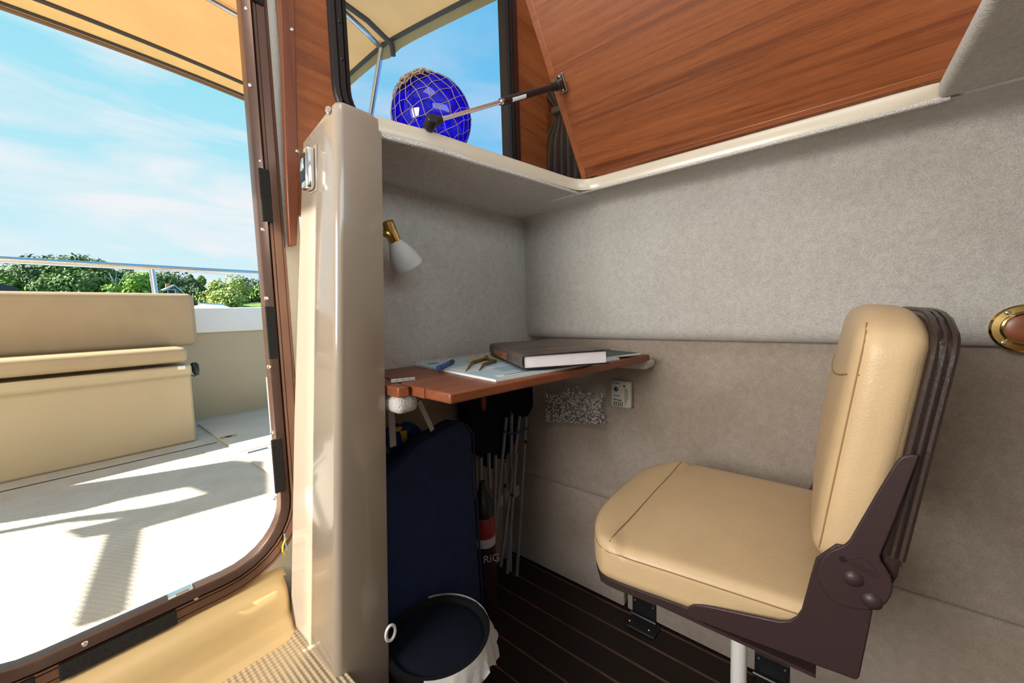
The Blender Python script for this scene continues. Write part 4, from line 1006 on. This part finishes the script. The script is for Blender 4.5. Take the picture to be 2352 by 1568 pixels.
# bench
YBn = 2.79
bx1 = onY(YBn, 447, 950).x
ben = thing('transom_bench', 'cream moulded transom bench across the cockpit', 'bench', (-.4, YBn, ZD))
zlip = onY(YBn - .05, 430, 838).z
prof_b = [(YBn, ZD), (YBn - .012, -.30), (YBn - .045, -.285), (YBn - .05, zlip), (YBn + .50, zlip), (YBn + .50, ZD)]
MB().prism([(-1.5, y, z) for y, z in prof_b], (bx1 + 1.5, 0, 0)).build('base', M['cockpit_gel'], ben, bevel=.012)
MB().box((bx1 - .045, YBn - .044, zlip - .012), (.035, .02, .020), .004, 2).build('bracket', M['white_gel'], ben)
zs0, zs1 = onY(YBn - .06, 430, 830).z, onY(YBn - .06, 430, 797).z
sx1 = onY(YBn - .06, 433, 815).x
sq = MB().box(((sx1 - 1.5) / 2, YBn + .095, (zs0 + zs1) / 2), (sx1 + 1.5, .33, zs1 - zs0), .026, 4).build('seat_pad', M['bench_vinyl']); tag(sq, 'long tan vinyl seat pad on the transom bench', 'cushion')
YK = 3.06
kx1 = onY(YK, 452, 740).x; kz1, kz0 = onY(YK, 400, 673).z, onY(YK, 400, 796).z
bc_ = thing('back_cushion', 'tall tan vinyl back cushion standing behind the bench seat', 'cushion', (0, YK + .06, kz0))
MB().box(((kx1 - 1.5) / 2, YK + .07, (kz0 + kz1) / 2), (kx1 + 1.5, .15, kz1 - kz0), .035, 5).build('pad', M['bench_vinyl'], bc_)
MB().tube([(-1.4, YK + .004, kz1 - .018), (kx1 - .07, YK + .002, kz1 - .018), (kx1 - .025, YK + .002, kz1 - .035), (kx1 - .012, YK + .002, kz1 - .075), (kx1 - .012, YK + .002, kz0 + .03)], .003, 6).build('piping', M['bench_vinyl'], bc_)
# black plug on a lanyard
p = onY(YBn + .02, 440, 838); q2 = onY(YBn + .02, 446, 862)
pg = thing('deck_plug', 'black rubber plug hanging on a cord at the bench end', 'plug', tuple(q2))
MB().lathe([(0, .010), (.03, .018), (.06, .020), (.075, .012)], q2 + Vector((.012, 0, .0)), p - q2, 14).build('body', M['black_plastic'], pg)
MB().tube([onY(YBn + .02, *r_) for r_ in ((446, 845), (451, 852), (451, 860), (446, 864), (440, 861))], .003, 6).build('cord', M['black_plastic'], pg)
# stern rail
YR = 3.40
ra, rb = onY(YR, 0, 596), onY(YR, 583, 627)
rl = thing('stern_rail', 'polished steel stern rail above the bench cushion', 'rail', (.3, YR, .09))
e = (rb - ra)
MB().tube([ra - e * .8, ra, rb, rb + e * .8], .019, 14).build('tube', M['steel'], rl)
pt_ = onY(YR, 348, 616); MB().cyl((pt_.x + .012, YR, .05), (pt_.x, YR, pt_.z), .016, n=14).build('stanchion', M['steel'], rl)

# unseen block added left of the frame to shade the door sill
pk = thing('sill_shade_block', 'unseen cream block added beside the door to shade the sill', 'shade block', (-.6, 1.1, ZD))
MB().box((-.60, 1.10, (ZD - .175) / 2), (.62, .30, -.175 - ZD), .02, 3).build('body', M['cockpit_gel'], pk)
MB().box((-.60, 1.10, -.170), (.64, .32, .02), .008, 2).build('top', M['cockpit_gel'], pk)

# bimini
ZB_ = 1.24
bx_p, bx_s, by_a = -.95, 1.075, 2.49
bi = thing('bimini', 'tan canvas bimini sunshade on steel tubes over the cockpit', 'sunshade', (.06, 1.7, ZB_))
def bz(x, y):
    u = (x - (bx_p + bx_s) / 2) / ((bx_s - bx_p) / 2); return ZB_ + .055 * (1 - u * u) + (.03 * max(0, math.sin((y - .98) / 1.5 * PI)))
def sx(y): return bx_s + max(0, (1.60 - y)) * .14
rows = []
for i in range(15):
    y = .965 + (by_a - .06 - .965) * i / 14
    rows.append([(bx_p + (sx(y) - bx_p) * j / 20, y, bz(bx_p + (bx_s - bx_p) * j / 20, y)) for j in range(21)])
MB().grid(rows).build('canvas', M['canvas'], bi, smooth=80)
xs = [bx_p + (bx_s - bx_p) * j / 20 for j in range(21)]
# aft valance band, hem and zips
MB().grid([[(x, by_a - .06, bz(x, by_a - .06) - .001) for x in xs], [(x, by_a - .02, bz(x, by_a) - .015 ) for x in xs], [(x, by_a, bz(x, by_a) - .045) for x in xs]]).build('aft_band', M['canvas_band'], bi, smooth=80)
MB().tube([(x, by_a - .064, bz(x, by_a - .06) - .006) for x in xs], .010, 6).build('zip', M['zip'], bi)
MB().tube([(x, by_a - .006, bz(x, by_a) - .036) for x in xs], .007, 6).build('zip', M['zip'], bi)
MB().tube([(x, by_a + .001, bz(x, by_a) - .052) for x in xs], .009, 6).build('hem', M['hem'], bi)
ysd = [.98 + (by_a - .98) * k / 20 for k in range(21)]
MB().grid([[(sx(y), y, bz(bx_s, y) - .001) for y in ysd], [(sx(y) + .006, y, bz(bx_s, y) - .055 - .02 * math.exp(-((y - 1.58) / .05) ** 2)) for y in ysd]]).build('side_band', M['canvas_band'], bi, smooth=80)
MB().tube([(sx(y) - .004, y, bz(bx_s, y) - .010) for y in ysd], .009, 6).build('zip', M['zip'], bi)
MB().tube([(sx(1.55) - .0, 1.555, ZB_ - .05), (sx(1.55) - .01, 1.55, ZB_ - .005), (bx_s - .12, 1.545, bz(bx_s - .12, 1.5) - .010), (.7, 1.54, bz(.7, 1.5) - .010), (.3, 1.54, bz(.3, 1.5) - .01)], .012, 6).build('zip', M['zip'], bi)
# bow frame
pb0, pb1 = onX(bx_s + .005, 855, 245), onX(bx_s + .0, 880, 90)
fr_ = bi
dirp = (pb0 - pb1)
pts = [pb1 + dirp * 3.2, pb1 + dirp, pb1, Vector((bx_s - .035, pb1.y - .012, ZB_ + .0)), Vector((bx_s - .10, pb1.y - .03, ZB_ + .01)), Vector((bx_s - .25, pb1.y - .05, bz(.8, 1.5) - .014)), Vector((.5, pb1.y - .05, bz(.5, 1.5) - .014)), Vector((.06, pb1.y - .05, bz(.06, 1.5) - .014)), Vector((-.8, pb1.y - .05, bz(-.8, 1.5) - .014))]
MB().tube(pts, .0125, 12).build('tube', M['steel'], fr_, smooth=80)
MB().cyl(pb1 + dirp * .10, pb1 - dirp * .08, .019, n=14).build('clamp', M['zip'], fr_)
t2 = [onZ(1.285, 470, -10), onZ(1.285, 552, 36)]
e = t2[1] - t2[0]; MB().tube([t2[0] - e * 6, t2[0], t2[1], t2[1] + e * 3], .013, 10).build('tube', M['steel'], fr_)

# unseen sheet, outlined from the deck shadow and added to cast it
random.seed(5)
XPc = -1.35
def back_to_port(px, py):
    p = onZ(ZD, px, py); t = (p.x - XPc) / -SUN.x; return p + SUN * t
pc = thing('shadow_sheet', 'unseen canvas sheet added to port, cut to cast the deck shadow', 'shadow caster', tuple(back_to_port(300, 1100)))
sh1 = [(620, 1062), (540, 1056), (330, 1090), (110, 1122), (-150, 1172), (-150, 1215), (0, 1202), (190, 1172), (290, 1146), (430, 1118), (475, 1133), (400, 1152), (330, 1165), (280, 1172), (180, 1185), (-150, 1246), (-150, 1262), (0, 1226), (150, 1200), (280, 1190), (235, 1200), (150, 1218), (185, 1236), (312, 1218), (620, 1132)]
MB().prism([back_to_port(*p) for p in sh1], (-.004, 0, 0)).build('canvas', M['canvas'], pc, smooth=0)
sr = thing('shadow_tube', 'unseen steel tube added to port to cast the pole shadow on deck', 'rail', tuple(back_to_port(265, 1300)))  # added tube, placed to cast the thin shadow line on the deck
a_, b_ = back_to_port(292, 1200), back_to_port(232, 1420); MB().tube([a_ + Vector((.0, .0, 0)), b_], .030, 12).build('tube', M['steel'], sr)

# ================================================================== SHORE
sh_w = struct(MB().box((40, 250, -1.7), (700, 492, .1)).build('floor_water', M['water']))
rows = []
for i, (y, z) in enumerate([(66, -1.7), (70, .2), (74, 2.0), (84, 3.2), (110, 3.6), (160, 4)]):
    rows.append([(x, y + 2 * math.sin(x * .21), z + (.5 * math.sin(x * .17 + i) if i > 1 else 0)) for x in range(-120, 200, 8)])
struct(MB().grid(rows).build('floor_shore', M['grass'], smooth=80))
def crown_mesh(mb, c, rx, rz, nblob, nleaf, ls, conical=False, rnd=random):
    blobs = []
    for k in range(nblob):
        a = rnd.uniform(0, 2 * PI); t = rnd.uniform(-1, 1); r = math.sqrt(max(0, 1 - t * t)) * rnd.uniform(.3, .85)
        if conical: r = (1 - (t + 1) / 2) * .9 * rnd.uniform(.5, 1)
        blobs.append((Vector((c.x + rx * r * math.cos(a), c.y + rx * r * math.sin(a), c.z + rz * t * .85)), rx * rnd.uniform(.28, .50) * ((1.25 - (t + 1) / 2) if conical else 1)))
    for k in range(nleaf):
        b_, r = rnd.choice(blobs); d = Vector((rnd.gauss(0, 1), rnd.gauss(0, 1), rnd.gauss(0, .8))).normalized(); p = b_ + d * r * rnd.uniform(.75, 1.08)
        n_ = (d + Vector((rnd.uniform(-.7, .7), rnd.uniform(-.7, .7), rnd.uniform(-.4, .9)))).normalized(); u = n_.orthogonal().normalized(); v = n_.cross(u); s = ls * rnd.uniform(.6, 1.3)
        mb.add([p - u * s - v * s * .5, p + u * s - v * s * .6, p + u * s * .7 + v * s * .6, p - u * s * .8 + v * s * .5], [(0, 1, 2, 3)])
def tree(px, top, base, width, Yd, g, label, name='leafy_tree', conical=False, nleaf=2100, group='trees on the far shore'):
    a = onY(Yd, px, top); b = onY(Yd, px, base); wv = width / F * Yd * 1.02
    h = a.z - b.z; cz = b.z + h * .56
    t = thing(name, label, 'tree', (b.x, Yd, b.z), group)
    MB().cyl((b.x, Yd, b.z - .6), (b.x, Yd, b.z + h * .7), wv * .030 + .08, .05, 7).build('trunk', M['bark'], t)
    m_ = MB(); crown_mesh(m_, Vector((b.x, Yd, cz)), wv / 2, h * .47, 18, int(nleaf * 1.7), .13 + wv * .008, conical); m_.build('crown', GREENS[g], t, smooth=0)
random.seed(11)
TREES = [(22, 630, 706, 90, 92, 1, 'round green tree at the far left edge of the shore'),
         (95, 650, 706, 70, 95, 1, 'low green tree right of the dark roofed house'),
         (128, 652, 706, 40, 90, 3, 'pale small tree at the left foot of the tall wood'),
         (160, 600, 706, 90, 88, 4, 'dark layered tree topping the left of the wood'),
         (205, 612, 708, 95, 84, 0, 'big dark tree left of the bare pale snag'),
         (185, 640, 706, 90, 80, 0, 'lower dark tree in front of the layered one'),
         (248, 622, 706, 60, 86, 5, 'grey green tree just left of the pale snag'),
         (292, 620, 706, 60, 90, 0, 'dark tree behind the bright round tree'),
         (316, 634, 712, 70, 76, 2, 'bright green round tree left of the rail stanchion'),
         (372, 628, 706, 62, 92, 0, 'dark tree right of the rail stanchion'),
         (408, 622, 706, 66, 95, 5, 'tall dull green tree behind the grey house'),
         (445, 632, 712, 60, 82, 4, 'dark pointed conifer right of the grey house'),
         (470, 634, 708, 62, 90, 1, 'mid green tree behind the dark conifer'),
         (497, 648, 714, 66, 78, 3, 'pale yellow green tree right of the dark conifer'),
         (535, 642, 712, 76, 84, 3, 'wide pale green tree near the door frame'),
         (572, 642, 708, 60, 92, 5, 'hazy green tree touching the door frame edge'),
         (525, 676, 716, 60, 74, 3, 'low yellow green shrub at the water by the door frame'),
         (340, 668, 712, 50, 74, 1, 'low shrub behind the rail stanchion foot'),
         (-40, 640, 706, 80, 92, 1, 'green tree beyond the left edge of the shore'),
         (640, 646, 708, 90, 90, 1, 'green tree beyond the door frame on the shore')]
for px, top, base_, wd, Yd, g, lab in TREES:
    tree(px, top, base_, wd, Yd, g, lab, 'conifer_tree' if 'conifer' in lab else 'leafy_tree', 'conifer' in lab, 2600 if wd > 80 else 1900)
sn = thing('bare_snag', 'pale leafless dead tree standing before the dark wood', 'tree', tuple(onY(79, 266, 706)))
def Q(px, py): return onY(79, px, py)
MB().tube([Q(266, 712), Q(265, 670), Q(258, 640), Q(250, 625)], [.16, .13, .08, .03], 6).build('trunk', M['dead_wood'], sn)
for a in ([(265, 672), (275, 648), (290, 622)], [(264, 660), (266, 640), (268, 624)], [(262, 650), (250, 640), (242, 636)], [(272, 655), (280, 642), (284, 636)]):
    MB().tube([Q(*p) for p in a], [.08, .05, .02], 5).build('branch', M['dead_wood'], sn)
for k, px in enumerate((205, 224, 246)):
    s_ = thing('pale_trunk', ['leftmost pale bare trunk among the dark trees', 'middle pale bare trunk among the dark trees', 'right pale bare trunk beside the snag'][k], 'tree', tuple(onY(78.5, px, 706)))
    MB().tube([onY(78.5, px + 2, 712), onY(78.5, px, 670), onY(78.5, px - 6, 628)], [.09, .08, .03], 5).build('trunk', M['dead_wood'], s_)
# houses
Yh = 76
def H(px, py, dy=0): return onY(Yh + dy, px, py)
hs = thing('shore_house', 'small grey shingled house with a pale roof among the trees', 'house', tuple(H(395, 690)))
ga, gb_, gt = H(384, 672), H(415, 672), H(400, 657); gz = H(395, 700).z
MB().prism([(ga.x, Yh, gz), (gb_.x, Yh, gz), (gb_.x, Yh, gb_.z), (gt.x, Yh, gt.z), (ga.x, Yh, ga.z)], (0, 7, 0)).build('wall', M['house_wall'], hs)
def slab(p, q, th=.25): return MB().prism([(p[0], Yh - .4, p[1]), (q[0], Yh - .4, q[1]), (q[0], Yh - .4, q[1] + th), (p[0], Yh - .4, p[1] + th)], (0, 7.8, 0))
slab((ga.x - 1.1, ga.z - .4), (gt.x, gt.z)).build('roof', M['house_roof'], hs); slab((gt.x, gt.z), (gb_.x + .4, gb_.z - .3)).build('roof', M['house_roof'], hs)
c0 = H(394, 655); MB().box((c0.x, Yh + 3, c0.z), (.5, .5, 1.0)).build('chimney', M['chimney'], hs)
c0 = H(394, 671); wi = MB().box((c0.x, Yh - .05, c0.z), (1.0, .1, .9)).build('window', M['house_white'], hs); MB().box((c0.x, Yh - .11, c0.z), (.7, .04, .65)).build('pane', M['dark_roof'], wi)
hd = thing('shore_house', 'dark roofed house half hidden at the far left of the shore', 'house', tuple(H(14, 690, 2)))
a0, a1, a2, a3 = H(-30, 668, 2), H(2, 652, 2), H(30, 656, 2), H(44, 668, 2)
MB().prism([(a0.x, Yh + 2, a0.z), (a3.x, Yh + 2, a3.z), (a2.x, Yh + 2, a2.z), (a1.x, Yh + 2, a1.z)], (0, 6, 0)).build('roof', M['dark_roof'], hd)
MB().box(((a0.x + a3.x) / 2, Yh + 5, a0.z - 1.5), (a3.x - a0.x - .8, 5.4, 3.2)).build('wall', M['house_wall'], hd)
# moored white boat behind the transom
Ym = 14
b0, b1 = onY(Ym, 440, 709), onY(Ym, 528, 709); bt = onY(Ym, 480, 699)
mo = thing('moored_boat', 'white cabin top of a moored boat just above the transom cap', 'boat', (b0.x, Ym, -1.6))
rows = []
for i in range(9):
    s = i / 8; x = b0.x + (b1.x - b0.x) * s; hgt = max(.0, math.sin(PI * (s * .9 + .1)) ** .5)
    rows.append([(x, Ym + .7 * (k / 6 - .5), b0.z + (bt.z - b0.z) * hgt * math.sin(PI * k / 6) ** .5) for k in range(7)])
MB().grid(rows).build('cabin_top', M['white_gel'], mo, smooth=80)
MB().box(((b0.x + b1.x) / 2, Ym, (b0.z - 1.6) / 2), (b1.x - b0.x + .8, 1.4, b0.z + 1.6), .1, 3).build('hull', M['white_gel'], mo)
MB().tube([(b0.x + .1, Ym - .3, bt.z + .02), (b1.x - .2, Ym - .3, bt.z - .03)], .03, 6).build('handrail', M['steel'], mo)
